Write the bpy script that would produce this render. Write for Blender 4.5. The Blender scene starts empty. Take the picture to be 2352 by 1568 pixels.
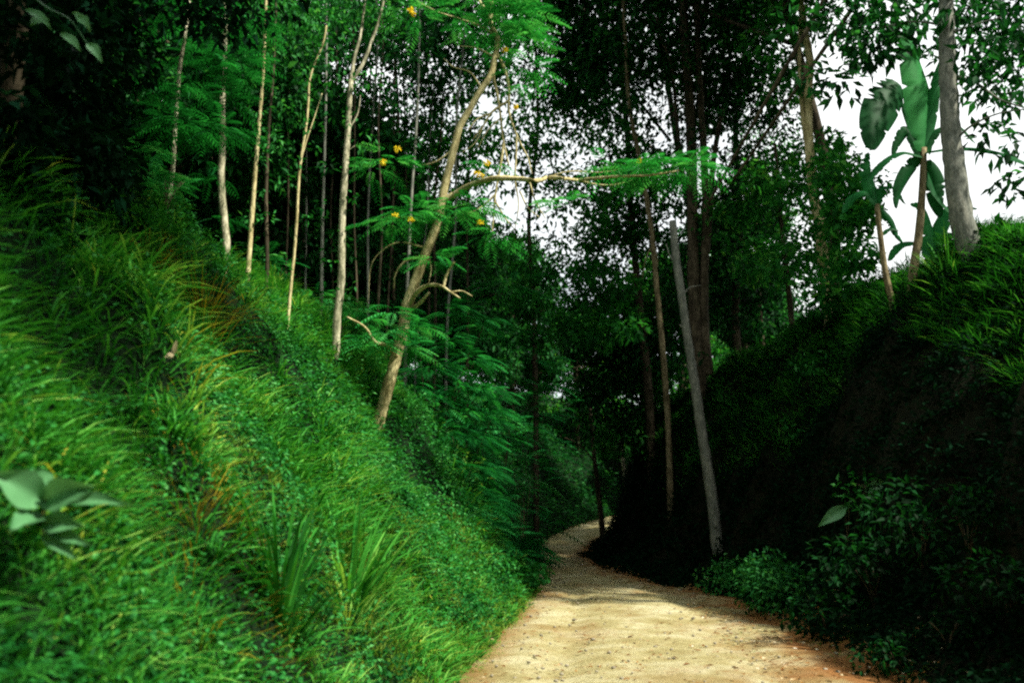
import bpy, math
import numpy as np
rng = np.random.default_rng(11)
C = bpy.context.scene.collection
PI = math.pi

# ------------------------------------------------------------------ camera
PITCH = math.radians(12.0); CAMZ = 1.6; F = 1960.0        # focal length in units of a 2352 px wide frame
cp, sp = math.cos(PITCH), math.sin(PITCH)
def at(px, py, Y):
    dx = (px-1176)/F; dy = (784-py)/F
    ry = cp - dy*sp; rz = sp + dy*cp
    t = Y/ry
    return np.array([dx*t, Y, CAMZ + rz*t])

# ------------------------------------------------------------------ noise
def _h(ix, iy, s):
    v = (ix.astype(np.int64)*374761393 + iy.astype(np.int64)*668265263 + s*1442695041) & 0xffffffff
    v = ((v ^ (v >> 13))*1274126177) & 0xffffffff
    return ((v ^ (v >> 16)) & 0xffff)/65535.0
def vn(x, y, s=0):
    x = np.asarray(x, float); y = np.asarray(y, float)
    ix = np.floor(x); iy = np.floor(y); fx = x-ix; fy = y-iy
    fx = fx*fx*(3-2*fx); fy = fy*fy*(3-2*fy)
    a = _h(ix, iy, s); b = _h(ix+1, iy, s); c = _h(ix, iy+1, s); d = _h(ix+1, iy+1, s)
    return (a*(1-fx)+b*fx)*(1-fy) + (c*(1-fx)+d*fx)*fy
def fbm(x, y, s=0):
    return vn(x, y, s)*.5+vn(x*2.1, y*2.1, s+1)*.3+vn(x*4.3, y*4.3, s+2)*.2

# ------------------------------------------------------------------ terrain functions
PD = [-30, 0, 9.3, 19, 24, 30, 38, 46, 54, 60, 70, 90, 260]
PX = [-2.2, .72, 1.55, 2.5, 2.0, 1.6, 1.5, 2.9, 5.9, 8.6, 13.5, 25, 140]
PZ = [0, 0, 0, 0.0, .02, .08, .23, .72, 1.42, 1.9, 2.5, 3.4, 6.0]
_gx = np.arange(-30, 260, .5)
def _smooth(v, n=9):
    k = np.ones(n)/n; p = np.pad(v, n//2, mode='edge'); return np.convolve(p, k, 'valid')
_cx = _smooth(np.interp(_gx, PD, PX)); _pz = _smooth(np.interp(_gx, PD, PZ))
def cx(Y): return np.interp(Y, _gx, _cx)
def pz(Y): return np.interp(Y, _gx, _pz)
def hw(Y): return np.interp(Y, [0, 18.5, 23, 30, 38, 46, 54, 60, 90, 260], [2.1, 2.05, 1.45, 1.25, 1.2, 1.5, 2.1, 2.6, 3.4, 4])
LS = [-3, 0, .6, 1.5, 3, 4.5, 6, 9, 20, 60, 200]; LZ = [0, 0, .35, 1.45, 3.5, 5.4, 6.5, 7.6, 10.5, 20, 30]
RS = [-3, 0, .7, 1.3, 2.0, 3.0, 4.0, 4.8, 6.0, 8.0, 14, 40, 250]; RZ = [0, 0, .18, .85, 2.6, 4.7, 6.0, 6.6, 6.9, 6.6, 5.0, 3.0, -6]
def gz(x, Y):
    x = np.asarray(x, float); Y = np.asarray(Y, float)
    u = x-cx(Y); w = hw(Y)
    n = fbm(x*.8+7, Y*.8+3, 5)-.5
    n2 = fbm(x*.25+7, Y*.25+3, 9)-.5
    sl = -u-w + n*.8*np.clip((-u-w)/1.5, 0, 1)
    sr = u-w + n*.9*np.clip((u-w)/1.5, 0, 1)
    vg = np.interp(Y, [18, 22, 34, 46], [0, 1.7, 1.3, 0]); sr = np.where(sr > 0, np.where(sr < vg, sr*.25, sr-vg*.75), sr)  # verge widened for near-black creepers that carry the shade
    zl = np.interp(sl, LS, LZ); zr = np.interp(sr, RS, RZ)*np.interp(Y, [0, 8, 13, 25, 60], [.45, .6, .95, 1.12, 1.05])
    z = np.where(u < 0, zl, zr)
    off = np.clip((np.abs(u)-w), 0, 2)
    z = z + n*.8*np.clip(off, 0, 1) + n2*np.where(u < 0, 2.7, 1.7)*np.clip(off/2, 0, 1)
    return z + pz(Y)
def hit(px, py, D0=2.5, D1=80, lift=0):
    """where the view ray through a pixel meets the ground"""
    D = np.arange(D0, D1, .05); dx = (px-1176)/F; dy = (784-py)/F; ry = cp-dy*sp; rz = sp+dy*cp
    X = dx*D/ry; Zr = CAMZ+rz*D/ry; k = np.argmax(Zr < gz(X, D)+lift)
    return np.array([X[k], D[k], float(gz(X[k], D[k]))])
def gnorm(x, Y):
    e = .15
    dx = (gz(x+e, Y)-gz(x-e, Y))/(2*e); dy = (gz(x, Y+e)-gz(x, Y-e))/(2*e)
    n = np.stack([-dx, -dy, np.ones_like(dx)], -1)
    return n/np.linalg.norm(n, axis=-1, keepdims=True)

# ------------------------------------------------------------------ mesh helpers
class G:
    """collects vertices and triangles/quads for ONE mesh"""
    def __init__(s): s.V = []; s.T = []; s.Q = []; s.A = []; s.n = 0
    def add(s, V, Fs, tint=.5):
        V = np.asarray(V, float).reshape(-1, 3)
        Fs = np.asarray(Fs, int)
        (s.T if Fs.shape[1] == 3 else s.Q).append(Fs+s.n)
        s.V.append(V); s.A.append(np.broadcast_to(np.asarray(tint, float), (len(V),)).copy()); s.n += len(V)
    def mesh(s, name, mat, smooth=True):
        V = np.concatenate(s.V); me = bpy.data.meshes.new(name)
        T = np.concatenate(s.T) if s.T else np.zeros((0, 3), int)
        Q = np.concatenate(s.Q) if s.Q else np.zeros((0, 4), int)
        me.vertices.add(len(V)); me.vertices.foreach_set('co', V.astype('f').ravel())
        li = np.concatenate([T.ravel(), Q.ravel()])
        me.loops.add(len(li)); me.loops.foreach_set('vertex_index', li.astype('i'))
        me.polygons.add(len(T)+len(Q))
        st = np.concatenate([np.arange(len(T))*3, len(T)*3+np.arange(len(Q))*4])
        me.polygons.foreach_set('loop_start', st.astype('i'))
        if smooth: me.polygons.foreach_set('use_smooth', np.ones(len(T)+len(Q), bool))
        me.update(calc_edges=True)
        a = me.attributes.new('tint', 'FLOAT', 'POINT'); a.data.foreach_set('value', np.concatenate(s.A).astype('f'))
        if mat: me.materials.append(mat)
        return me
def link(name, me, parent=None):
    o = bpy.data.objects.new(name, me); C.objects.link(o)
    if parent is not None:
        o.parent = parent; o.matrix_parent_inverse = parent.matrix_world.inverted()
    return o
def tag(o, label=None, cat=None, group=None, kind=None):
    if label: o['label'] = label
    if cat: o['category'] = cat
    if group: o['group'] = group
    if kind: o['kind'] = kind
    return o
def empty(name, loc, label, cat, group=None, rz=0):
    o = bpy.data.objects.new(name, None); C.objects.link(o)
    o.location = tuple(float(v) for v in loc); o.rotation_euler = (0, 0, rz); o.empty_display_size = .3
    return tag(o, label, cat, group)
def part(name, g, mat, root, smooth=True):
    """g is in world coordinates: shift to the root's base"""
    off = np.array(root.location)
    g.V = [v-off for v in g.V]
    o = bpy.data.objects.new(name, g.mesh(name, mat, smooth)); C.objects.link(o); o.parent = root
    return o

def unit(v): return v/(np.linalg.norm(v, axis=-1, keepdims=True)+1e-9)
def rdir(n, zlo=-1, zhi=1):
    z = rng.uniform(zlo, zhi, n); a = rng.uniform(0, 2*PI, n); r = np.sqrt(np.clip(1-z*z, 0, 1))
    return np.stack([r*np.cos(a), r*np.sin(a), z], -1)

def leaves(g, B, D, N, L, W, tint, fold=.15, bend=.15):
    """rhombic folded leaves: arrays of bases, directions, normals, lengths, widths"""
    n = len(B); D = unit(D); S = unit(np.cross(D, N)); N = np.cross(S, D)
    L = np.broadcast_to(L, (n,))[:, None]; W = np.broadcast_to(W, (n,))[:, None]
    m = B+D*L*.42
    V = np.stack([B, m+S*W*.5+N*W*fold, B+D*L-N*L*bend, m-S*W*.5+N*W*fold], 1)
    i = np.arange(n)[:, None]*4
    Fs = np.concatenate([i+[0, 1, 2], i+[0, 2, 3]])
    g.add(V, Fs, np.repeat(np.broadcast_to(tint, (n,)), 4))
def leaves8(g, B, D, N, L, W, tint, fold=.12, bend=.2):
    """fuller pointed oval leaves with a midrib fold"""
    n = len(B); D = unit(D); S = unit(np.cross(D, N)); N = np.cross(S, D)
    L = np.broadcast_to(L, (n,))[:, None]; W = np.broadcast_to(W, (n,))[:, None]
    P = lambda t, s: B+D*L*t+S*W*s-N*L*bend*t*t+N*W*fold*abs(s)*2
    V = np.stack([B, P(.33, 0), P(.68, 0), P(1, 0), P(.28, .46), P(.62, .4), P(.28, -.46), P(.62, -.4)], 1)
    i = np.arange(n)[:, None]*8
    Fs = np.concatenate([i+f for f in ([0, 4, 1], [1, 4, 5], [1, 5, 2], [2, 5, 3], [0, 1, 6], [1, 7, 6], [1, 2, 7], [2, 3, 7])])
    g.add(V, Fs, np.repeat(np.broadcast_to(tint, (n,)), 8))

def spline(P, n):
    P = np.asarray(P, float)
    d = np.r_[0, np.cumsum(np.linalg.norm(np.diff(P, axis=0), axis=1))]
    t = np.linspace(0, d[-1], n); out = np.zeros((n, P.shape[1]))
    m = np.gradient(P, d, axis=0) if len(P) > 2 else np.repeat((P[1:]-P[:1])/d[-1], 2, 0)
    k = np.clip(np.searchsorted(d, t, 'right')-1, 0, len(P)-2)
    h = (d[k+1]-d[k]); u = (t-d[k])/h; u = u[:, None]; h = h[:, None]
    return (2*u**3-3*u**2+1)*P[k]+(u**3-2*u**2+u)*h*m[k]+(-2*u**3+3*u**2)*P[k+1]+(u**3-u**2)*h*m[k+1]
def tube(g, P, R, sides=8, rough=.06, n=None, tint=.5):
    P = np.asarray(P, float); R = np.broadcast_to(np.asarray(R, float), (len(P),)) if np.ndim(R) == 0 else np.asarray(R, float)
    if n:
        if len(R) != len(P): R = np.interp(np.linspace(0, 1, len(P)), np.linspace(0, 1, len(R)), R)
        dd = np.r_[0, np.cumsum(np.linalg.norm(np.diff(P, axis=0), axis=1))]
        R = np.interp(np.linspace(0, dd[-1], n), dd, R); P = spline(P, n)
    elif len(R) != len(P): R = np.interp(np.linspace(0, 1, len(P)), np.linspace(0, 1, len(R)), R)
    m = len(P); T = unit(np.gradient(P, axis=0))
    ref = np.array([1., 0, 0]) if abs(T[:, 0]).mean() < .8 else np.array([0, 1., 0])
    A = unit(np.cross(T, ref)); Bn = np.cross(T, A)
    an = np.arange(sides)*2*PI/sides
    rr = R[:, None]*(1+rng.uniform(-rough, rough, (m, sides)))
    V = P[:, None]+A[:, None]*(np.cos(an)[None, :, None]*rr[..., None])+Bn[:, None]*(np.sin(an)[None, :, None]*rr[..., None])
    V = V.reshape(-1, 3)
    i = np.arange(m-1)[:, None]*sides; j = np.arange(sides)[None]; k = (j+1) % sides
    Q = np.stack([i+j, i+k, i+sides+k, i+sides+j], -1).reshape(-1, 4)
    g.add(V, Q, tint)
    b = g.n; g.add([P[-1]], np.array([[0, 0, 0]])*0, tint); g.T.pop()
    last = b-sides+np.arange(sides); g.T.append(np.stack([last, last[(np.arange(sides)+1) % sides], np.full(sides, b)], -1))

def blob(g, c, r, n, L, W, tint=(.2, .8), zs=.7, big=False, shell=.35, droop=.3):
    """a clump of leaves round a point: uneven, denser outside"""
    c = np.asarray(c, float)
    d = rdir(n); rad = r*rng.uniform(shell, 1, n)**.6*(.75+.5*vn(d[:, 0]*2+c[0]*3, d[:, 1]*2+c[2]*3, 3))
    p = c+d*rad[:, None]*[1, 1, zs]
    D = unit(d*.6+rdir(n)*.7-np.array([0, 0, droop])); N = unit(rdir(n)*.6+[0, 0, .9]+d*.3)
    f = leaves8 if big else leaves
    f(g, p, D, N, L*rng.uniform(.6, 1.25, n), W*rng.uniform(.7, 1.2, n), rng.uniform(*tint, n))
def fronds(g, B, D, L, K=9, pl=.3, pw=.055, tint=(.3, .8), droop=.35):
    """feathery leaves: a stalk with K pairs of narrow leaflets, arrays of bases and directions"""
    n = len(B); D = unit(D); L = np.broadcast_to(L, (n,))
    up = np.array([0, 0, 1.]); S = unit(np.cross(D, up)+rdir(n)*.15); N = np.cross(S, D)
    tt = rng.uniform(*tint, n)
    for k in range(K):
        t = (k+1.2)/(K+.6)
        p = B+D*(L*t)[:, None]-up*(L*droop*t*t)[:, None]
        d = unit(D-up*(2*droop*t))
        l = L*pl*math.sin(PI*min(1, .18+t*.80))**.7
        for s in (-1, 1):
            leaves(g, p, d*.55+S*s*.85-up*.12+rdir(n)*.06, N, l, L*pw, tt+rng.uniform(-.08, .08, n), fold=.05, bend=.1)
def fblob(g, c, r, n, L, K=8, zs=.6, tint=(.3, .8), dirbias=(0, 0, 0), droop=.4):
    d = rdir(n, -.5, 1); p = np.asarray(c)+d*(r*rng.uniform(.1, .8, n))[:, None]*[1, 1, zs]
    D = d*[1, 1, .35]+np.asarray(dirbias)+rdir(n)*.25
    fronds(g, p, D, L*rng.uniform(.7, 1.2, n), K, tint=tint, droop=droop)
def blades(g, B, U, L, W, lean, bendv, tint, downhill=None):
    """curved grass blades; U outward direction"""
    n = len(B); up = np.array([0, 0, 1.])
    D = unit(up*1.0+U*lean[:, None]+(0 if downhill is None else downhill))
    S = unit(np.cross(D, U+rdir(n)*.3))
    L = L[:, None]; W = W[:, None]; b = bendv[:, None]
    out = unit(U+(0 if downhill is None else downhill)+1e-3)
    P = lambda t: B+D*L*t+out*L*b*t*t*.5-up*L*b*t**2*.55
    V = np.stack([P(0)-S*W*.4, P(0)+S*W*.4, P(.4)-S*W*.5, P(.4)+S*W*.5, P(.75)-S*W*.36, P(.75)+S*W*.36, P(1)], 1)
    i = np.arange(n)[:, None]*7
    Fs = np.concatenate([i+f for f in ([0, 1, 3], [0, 3, 2], [2, 3, 5], [2, 5, 4], [4, 5, 6])])
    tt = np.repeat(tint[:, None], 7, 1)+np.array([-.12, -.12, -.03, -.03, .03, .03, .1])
    g.add(V, Fs, tt.ravel())

def oval(g, p, t, wd, nrm, tint, curl=.18, n=11, m=4):
    p = np.asarray(p, float); t = np.asarray(t, float); d = t-p; L = np.linalg.norm(d); d = d/L; nv = unit(np.asarray(nrm, float)); S = unit(np.cross(d, nv)); Nn = np.cross(S, d)
    a = np.linspace(0, 1, n); b = np.linspace(-1, 1, 2*m+1)
    w_ = wd*.5*np.sin(PI*a**.8)**.75*(1-.25*a)+.001
    A, Bb = np.meshgrid(a, b, indexing='ij'); ww = w_[:, None]*Bb*(1+.07*np.sin(9*A+3*Bb))
    V = p+d*(L*A)[..., None]+S*ww[..., None]+Nn*(wd*.22*np.abs(Bb)**1.3+L*curl*(np.sin(PI*A*.8)-.6*A)+wd*.03*np.sin(26*A)*np.abs(Bb)+.0)[..., None]
    i = np.arange(n-1)[:, None]*(2*m+1); j = np.arange(2*m)[None]
    g.add(V.reshape(-1, 3), np.stack([i+j, i+j+1, i+2*m+2+j, i+2*m+1+j], -1).reshape(-1, 4), (tint+.12*(np.abs(Bb) < .05)+rng.uniform(-.03, .03, A.shape)).ravel())
# ------------------------------------------------------------------ materials
def newmat(name):
    m = bpy.data.materials.new(name); m.use_nodes = True
    nt = m.node_tree; nt.nodes.clear(); return m, nt, nt.nodes, nt.links
def ramp(nodes, stops):
    r = nodes.new('ShaderNodeValToRGB'); e = r.color_ramp.elements
    while len(e) < len(stops): e.new(.5)
    for el, (p, c) in zip(e, stops): el.position = p; el.color = (*c, 1)
    return r
def foliage(name, cols, trans=.35, rough=.6, spec=.09):
    m, nt, N, Lk = newmat(name)
    a = N.new('ShaderNodeAttribute'); a.attribute_name = 'tint'
    oi = N.new('ShaderNodeObjectInfo')
    ge = N.new('ShaderNodeNewGeometry'); nz = N.new('ShaderNodeTexNoise'); nz.inputs['Scale'].default_value = 1.1; nz.inputs['Detail'].default_value = 3
    Lk.new(ge.outputs['Position'], nz.inputs['Vector'])
    m1 = N.new('ShaderNodeMath'); m1.operation = 'MULTIPLY_ADD'; m1.inputs[1].default_value = .55; Lk.new(nz.outputs['Fac'], m1.inputs[0]); Lk.new(a.outputs['Fac'], m1.inputs[2])
    m2 = N.new('ShaderNodeMath'); m2.operation = 'SUBTRACT'; m2.inputs[1].default_value = .275; Lk.new(m1.outputs[0], m2.inputs[0])
    r = ramp(N, [(p, c) for p, c in cols]); Lk.new(m2.outputs[0], r.inputs[0])
    b = N.new('ShaderNodeBsdfPrincipled'); b.inputs['Roughness'].default_value = rough
    b.inputs['Specular IOR Level'].default_value = spec
    Lk.new(r.outputs[0], b.inputs['Base Color'])
    t = N.new('ShaderNodeBsdfTranslucent')
    g = N.new('ShaderNodeMix'); g.data_type = 'RGBA'; g.blend_type = 'MULTIPLY'; g.inputs[0].default_value = 1
    Lk.new(r.outputs[0], g.inputs[6]); g.inputs[7].default_value = (1.5, 1.35, .7, 1)
    Lk.new(g.outputs[2], t.inputs['Color'])
    mx = N.new('ShaderNodeMixShader'); mx.inputs[0].default_value = trans
    Lk.new(b.outputs[0], mx.inputs[1]); Lk.new(t.outputs[0], mx.inputs[2])
    o = N.new('ShaderNodeOutputMaterial'); Lk.new(mx.outputs[0], o.inputs[0])
    return m
def bark(name, dark, mid, pale, scale=6, bump=.4, stretch=.35):
    m, nt, N, Lk = newmat(name)
    tc = N.new('ShaderNodeNewGeometry'); mp = N.new('ShaderNodeMapping'); mp.inputs['Scale'].default_value = (1, 1, stretch)
    Lk.new(tc.outputs['Position'], mp.inputs[0])
    n1 = N.new('ShaderNodeTexNoise'); n1.inputs['Scale'].default_value = scale; n1.inputs['Detail'].default_value = 8; n1.inputs['Roughness'].default_value = .65
    n2 = N.new('ShaderNodeTexNoise'); n2.inputs['Scale'].default_value = scale*5; n2.inputs['Detail'].default_value = 4
    Lk.new(mp.outputs[0], n1.inputs['Vector']); Lk.new(mp.outputs[0], n2.inputs['Vector'])
    r = ramp(N, [(.3, dark), (.47, mid), (.62, pale)]); Lk.new(n1.outputs['Fac'], r.inputs[0])
    r2 = ramp(N, [(.35, (.45, .45, .4)), (.6, (1, 1, 1))]); Lk.new(n2.outputs['Fac'], r2.inputs[0])
    mu = N.new('ShaderNodeMix'); mu.data_type = 'RGBA'; mu.blend_type = 'MULTIPLY'; mu.inputs[0].default_value = .8
    Lk.new(r.outputs[0], mu.inputs[6]); Lk.new(r2.outputs[0], mu.inputs[7])
    b = N.new('ShaderNodeBsdfPrincipled'); b.inputs['Roughness'].default_value = .85; b.inputs['Specular IOR Level'].default_value = .15
    Lk.new(mu.outputs[2], b.inputs['Base Color'])
    bp = N.new('ShaderNodeBump'); bp.inputs['Strength'].default_value = bump; bp.inputs['Distance'].default_value = .03
    Lk.new(n2.outputs['Fac'], bp.inputs['Height']); Lk.new(bp.outputs[0], b.inputs['Normal'])
    o = N.new('ShaderNodeOutputMaterial'); Lk.new(b.outputs[0], o.inputs[0]); return m
def soil(name, stops, sc=2., bump=.5, fine=18, speck=(.1, .16, .05)):
    m, nt, N, Lk = newmat(name)
    ge = N.new('ShaderNodeNewGeometry')
    n1 = N.new('ShaderNodeTexNoise'); n1.inputs['Scale'].default_value = sc; n1.inputs['Detail'].default_value = 9; n1.inputs['Roughness'].default_value = .7
    n2 = N.new('ShaderNodeTexNoise'); n2.inputs['Scale'].default_value = fine; n2.inputs['Detail'].default_value = 6; n2.inputs['Roughness'].default_value = .75
    n3 = N.new('ShaderNodeTexNoise'); n3.inputs['Scale'].default_value = 5.; n3.inputs['Detail'].default_value = 7; n3.inputs['Roughness'].default_value = .8
    for n in (n1, n2, n3): Lk.new(ge.outputs['Position'], n.inputs['Vector'])
    r = ramp(N, stops); Lk.new(n1.outputs['Fac'], r.inputs[0])
    r2 = ramp(N, [(.36, (.62, .58, .5)), (.55, (1, 1, 1))]); Lk.new(n2.outputs['Fac'], r2.inputs[0])
    mu = N.new('ShaderNodeMix'); mu.data_type = 'RGBA'; mu.blend_type = 'MULTIPLY'; mu.inputs[0].default_value = .8
    Lk.new(r.outputs[0], mu.inputs[6]); Lk.new(r2.outputs[0], mu.inputs[7])
    r3 = ramp(N, [(.54, (0, 0, 0)), (.66, (.75, .75, .75))]); Lk.new(n3.outputs['Fac'], r3.inputs[0])
    at_ = N.new('ShaderNodeAttribute'); at_.attribute_name = 'tint'          # edge wear / verge
    ad = N.new('ShaderNodeMath'); ad.operation = 'ADD'; ad.use_clamp = True; Lk.new(r3.outputs[0], ad.inputs[0]); Lk.new(at_.outputs['Fac'], ad.inputs[1])
    mv = N.new('ShaderNodeMix'); mv.data_type = 'RGBA'; Lk.new(ad.outputs[0], mv.inputs[0]); Lk.new(mu.outputs[2], mv.inputs[6]); mv.inputs[7].default_value = (*speck, 1)
    b = N.new('ShaderNodeBsdfPrincipled'); b.inputs['Roughness'].default_value = .95; b.inputs['Specular IOR Level'].default_value = .1
    Lk.new(mv.outputs[2], b.inputs['Base Color'])
    bp = N.new('ShaderNodeBump'); bp.inputs['Strength'].default_value = bump; bp.inputs['Distance'].default_value = .05
    Lk.new(n2.outputs['Fac'], bp.inputs['Height']); Lk.new(bp.outputs[0], b.inputs['Normal'])
    o = N.new('ShaderNodeOutputMaterial'); Lk.new(b.outputs[0], o.inputs[0]); return m

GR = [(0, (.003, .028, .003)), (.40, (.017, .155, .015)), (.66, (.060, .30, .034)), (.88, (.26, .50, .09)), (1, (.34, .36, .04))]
M_grass = foliage('grass', GR, .3)
M_verge = foliage('verge_grass', [(0, (.02, .06, .004)), (.45, (.055, .16, .012)), (.75, (.14, .28, .03)), (1, (.34, .38, .08))], .3)
M_weed = foliage('weed', [(0, (.002, .028, .004)), (.45, (.010, .115, .018)), (.75, (.032, .235, .040)), (1, (.11, .36, .10))], .3)
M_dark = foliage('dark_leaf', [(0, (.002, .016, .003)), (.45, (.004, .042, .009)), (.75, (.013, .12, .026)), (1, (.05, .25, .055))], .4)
M_shade_leaf = foliage('shade_leaf', [(0, (.001, .006, .002)), (.6, (.002, .016, .005)), (.9, (.006, .045, .018)), (1, (.02, .10, .05))], .2, .7, .02)  # near-black leaf colour with the shade put into it
M_fern = foliage('feathery_leaf', [(0, (.003, .05, .010)), (.45, (.009, .15, .028)), (.75, (.025, .29, .06)), (1, (.08, .40, .10))], .35)
M_back = foliage('backlit_leaf', [(0, (.004, .04, .006)), (.45, (.012, .12, .018)), (.75, (.035, .24, .035)), (1, (.12, .34, .05))], .55)
M_broad = foliage('broad_leaf', [(0, (.025, .11, .035)), (1, (.10, .27, .11))], .2, .45, .3)
M_banana = foliage('banana_leaf', [(0, (.006, .06, .015)), (.5, (.015, .16, .04)), (1, (.06, .36, .09))], .45, .5)
M_dry = foliage('dry_grass', [(0, (.10, .085, .008)), (.5, (.22, .18, .014)), (1, (.42, .34, .03))], .3)
M_flower = foliage('flower', [(0, (.6, .45, .02)), (1, (.85, .7, .05))], .3)
M_litter = foliage('leaf_litter', [(0, (.10, .03, .008)), (.4, (.25, .12, .03)), (.8, (.5, .42, .25)), (1, (.75, .7, .6))], .1)
M_pale = bark('pale_bark', (.06, .07, .035), (.28, .27, .17), (.60, .56, .40), 9)
M_tan = bark('tan_bark', (.16, .13, .05), (.42, .36, .17), (.62, .55, .30), 6)
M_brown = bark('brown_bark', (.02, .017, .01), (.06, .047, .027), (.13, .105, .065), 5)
M_mid = bark('mid_bark', (.05, .04, .018), (.17, .135, .07), (.28, .235, .13), 7)
M_grey = bark('grey_bark', (.09, .10, .08), (.17, .18, .15), (.28, .28, .23), 9, .25)
M_soil = soil('bank_soil', [(.35, (.006, .006, .003)), (.5, (.012, .010, .005)), (.65, (.022, .016, .007))], 1.5, 1, 14, (.004, .018, .005))  # soil kept near black to carry the right bank's shade
M_path = soil('path_dirt', [(.30, (.22, .18, .065)), (.47, (.38, .335, .16)), (.66, (.55, .52, .33))], .9, .8, 22, (.24, .11, .035))
M_stone = soil('stone', [(.35, (.16, .14, .09)), (.6, (.32, .29, .22))], 8, .3, 40, (.3, .27, .2))

# ------------------------------------------------------------------ world, sun, camera
SUN_EL, SUN_AZ = math.radians(50), math.radians(118)      # azimuth clockwise from +Y
sc = bpy.context.scene
w = bpy.data.worlds.new('World'); sc.world = w; w.use_nodes = True
N = w.node_tree.nodes; Lk = w.node_tree.links; N.clear()
sky = N.new('ShaderNodeTexSky'); sky.sky_type = 'NISHITA'; sky.sun_disc = False
sky.sun_elevation = SUN_EL; sky.sun_rotation = SUN_AZ; sky.dust_density = 3
tc = N.new('ShaderNodeTexCoord'); cn = N.new('ShaderNodeTexNoise'); cn.inputs['Scale'].default_value = 2.2; cn.inputs['Detail'].default_value = 8
Lk.new(tc.outputs['Generated'], cn.inputs['Vector'])
cr = ramp(N, [(.36, (0.45, .45, .45)), (.56, (1, 1, 1))]); Lk.new(cn.outputs['Fac'], cr.inputs[0])
mx = N.new('ShaderNodeMix'); mx.data_type = 'RGBA'; Lk.new(cr.outputs[0], mx.inputs[0]); Lk.new(sky.outputs[0], mx.inputs[6]); mx.inputs[7].default_value = (10.0, 10.3, 10.2, 1)
bg = N.new('ShaderNodeBackground'); bg.inputs['Strength'].default_value = .075; Lk.new(mx.outputs[2], bg.inputs[0])
wo = N.new('ShaderNodeOutputWorld'); Lk.new(bg.outputs[0], wo.inputs[0])
sl = bpy.data.lights.new('sun', 'SUN'); sl.energy = 5.0; sl.angle = math.radians(2.5); sl.color = (1, .95, .84)
so = bpy.data.objects.new('sun', sl); C.objects.link(so)
so.rotation_euler = (PI/2-SUN_EL, 0, PI-SUN_AZ)      # light travels away from the sun
cam = bpy.data.cameras.new('camera'); co = bpy.data.objects.new('camera', cam); C.objects.link(co)
cam.sensor_width = 36; cam.lens = 30; cam.clip_end = 1000; cam.clip_start = .05
co.location = (0, 0, CAMZ); co.rotation_euler = (PI/2+PITCH, 0, 0)
cam.dof.use_dof = True; cam.dof.focus_distance = 14; cam.dof.aperture_fstop = 1.2
sc.camera = co
sc.view_settings.view_transform = 'Standard'; sc.view_settings.look = 'None'
sc.view_settings.exposure = .95; sc.view_settings.gamma = 1
sc.render.engine = 'CYCLES'
cy = sc.cycles; cy.max_bounces = 5; cy.diffuse_bounces = 2; cy.transmission_bounces = 4; cy.glossy_bounces = 1
cy.caustics_reflective = False; cy.caustics_refractive = False; cy.use_denoising = False
cy.pixel_filter_type = 'BLACKMAN_HARRIS'; cy.filter_width = 2.2; cy.sample_clamp_indirect = 3

# ------------------------------------------------------------------ ground and path
def axis(lo, hi, f):
    v = [lo]
    while v[-1] < hi: v.append(v[-1]+f(v[-1]))
    return np.array(v)
xs = axis(-170, 170, lambda x: .3 if abs(x) < 14 else .3+(abs(x)-14)*.12)
ys = axis(-20, 260, lambda y: .3 if -2 < y < 35 else .3+max(y-35, -2-y)*.04)
X, Y = np.meshgrid(xs, ys); Z = gz(X, Y)
Z = np.where((np.abs(X-cx(Y)) < hw(Y)-.05), Z-.12, Z)
nx, ny = len(xs), len(ys)
i = (np.arange(ny-1)[:, None]*nx+np.arange(nx-1)[None]).ravel()
g = G(); g.add(np.stack([X, Y, Z], -1), np.stack([i, i+1, i+nx+1, i+nx], -1), np.where(X < cx(Y), .85, .25).ravel())
tag(link('ground', g.mesh('ground', M_soil)), kind='structure', label='earth ground darkened for shade, rising into steep banks beside the path')

ys = axis(-8, 120, lambda y: .1 if 6 < y < 26 else .2+max(y-30, 0)*.03); us = np.linspace(-1, 1, 49)
U, Y = np.meshgrid(us, ys)
W = hw(Y)+.25*(fbm(Y*.9, Y*0+np.sign(U), 21)-.5)+.15
W = np.where(U > 0, W+.55*fbm(Y*.7, Y*0+3, 8), W)
X = cx(Y)+U*W
Z = pz(Y)+.065+(-.05*np.exp(-((np.abs(U)-.48)/.12)**2)*(.5+fbm(X, Y*.5, 12)))+.07*(fbm(X*1.3, Y*1.3, 31)-.5)+.03*(fbm(X*4, Y*4, 37)-.5)*(1-U**6) - .06*np.abs(U)**8
Z = np.where(U > .75, np.maximum(Z, gz(X, Y)+.015), Z)
edge = np.clip((np.abs(U)-.72)/.28, 0, 1)*.9*np.clip(fbm(X*2, Y*2, 3)*2, 0, 1)
edge = edge+.4*np.clip(fbm(X*1.1, Y*.45, 88)*3.2-1.75, 0, 1)
edge = np.where(U > 0, np.clip(edge*1.2+np.clip((U-.42)/.4, 0, 1)*np.clip(fbm(X*1.7+4, Y*1.7, 66)*3.2-.9, 0, 1)*.9, 0, 1), edge)
nx, ny = len(us), len(ys)
i = (np.arange(ny-1)[:, None]*nx+np.arange(nx-1)[None]).ravel()
g = G(); g.add(np.stack([X, Y, Z], -1), np.stack([i, i+1, i+nx+1, i+nx], -1), edge.ravel())
tag(link('path', g.mesh('path', M_path)), kind='structure', label='pale dirt track bending away between the banks')

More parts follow.
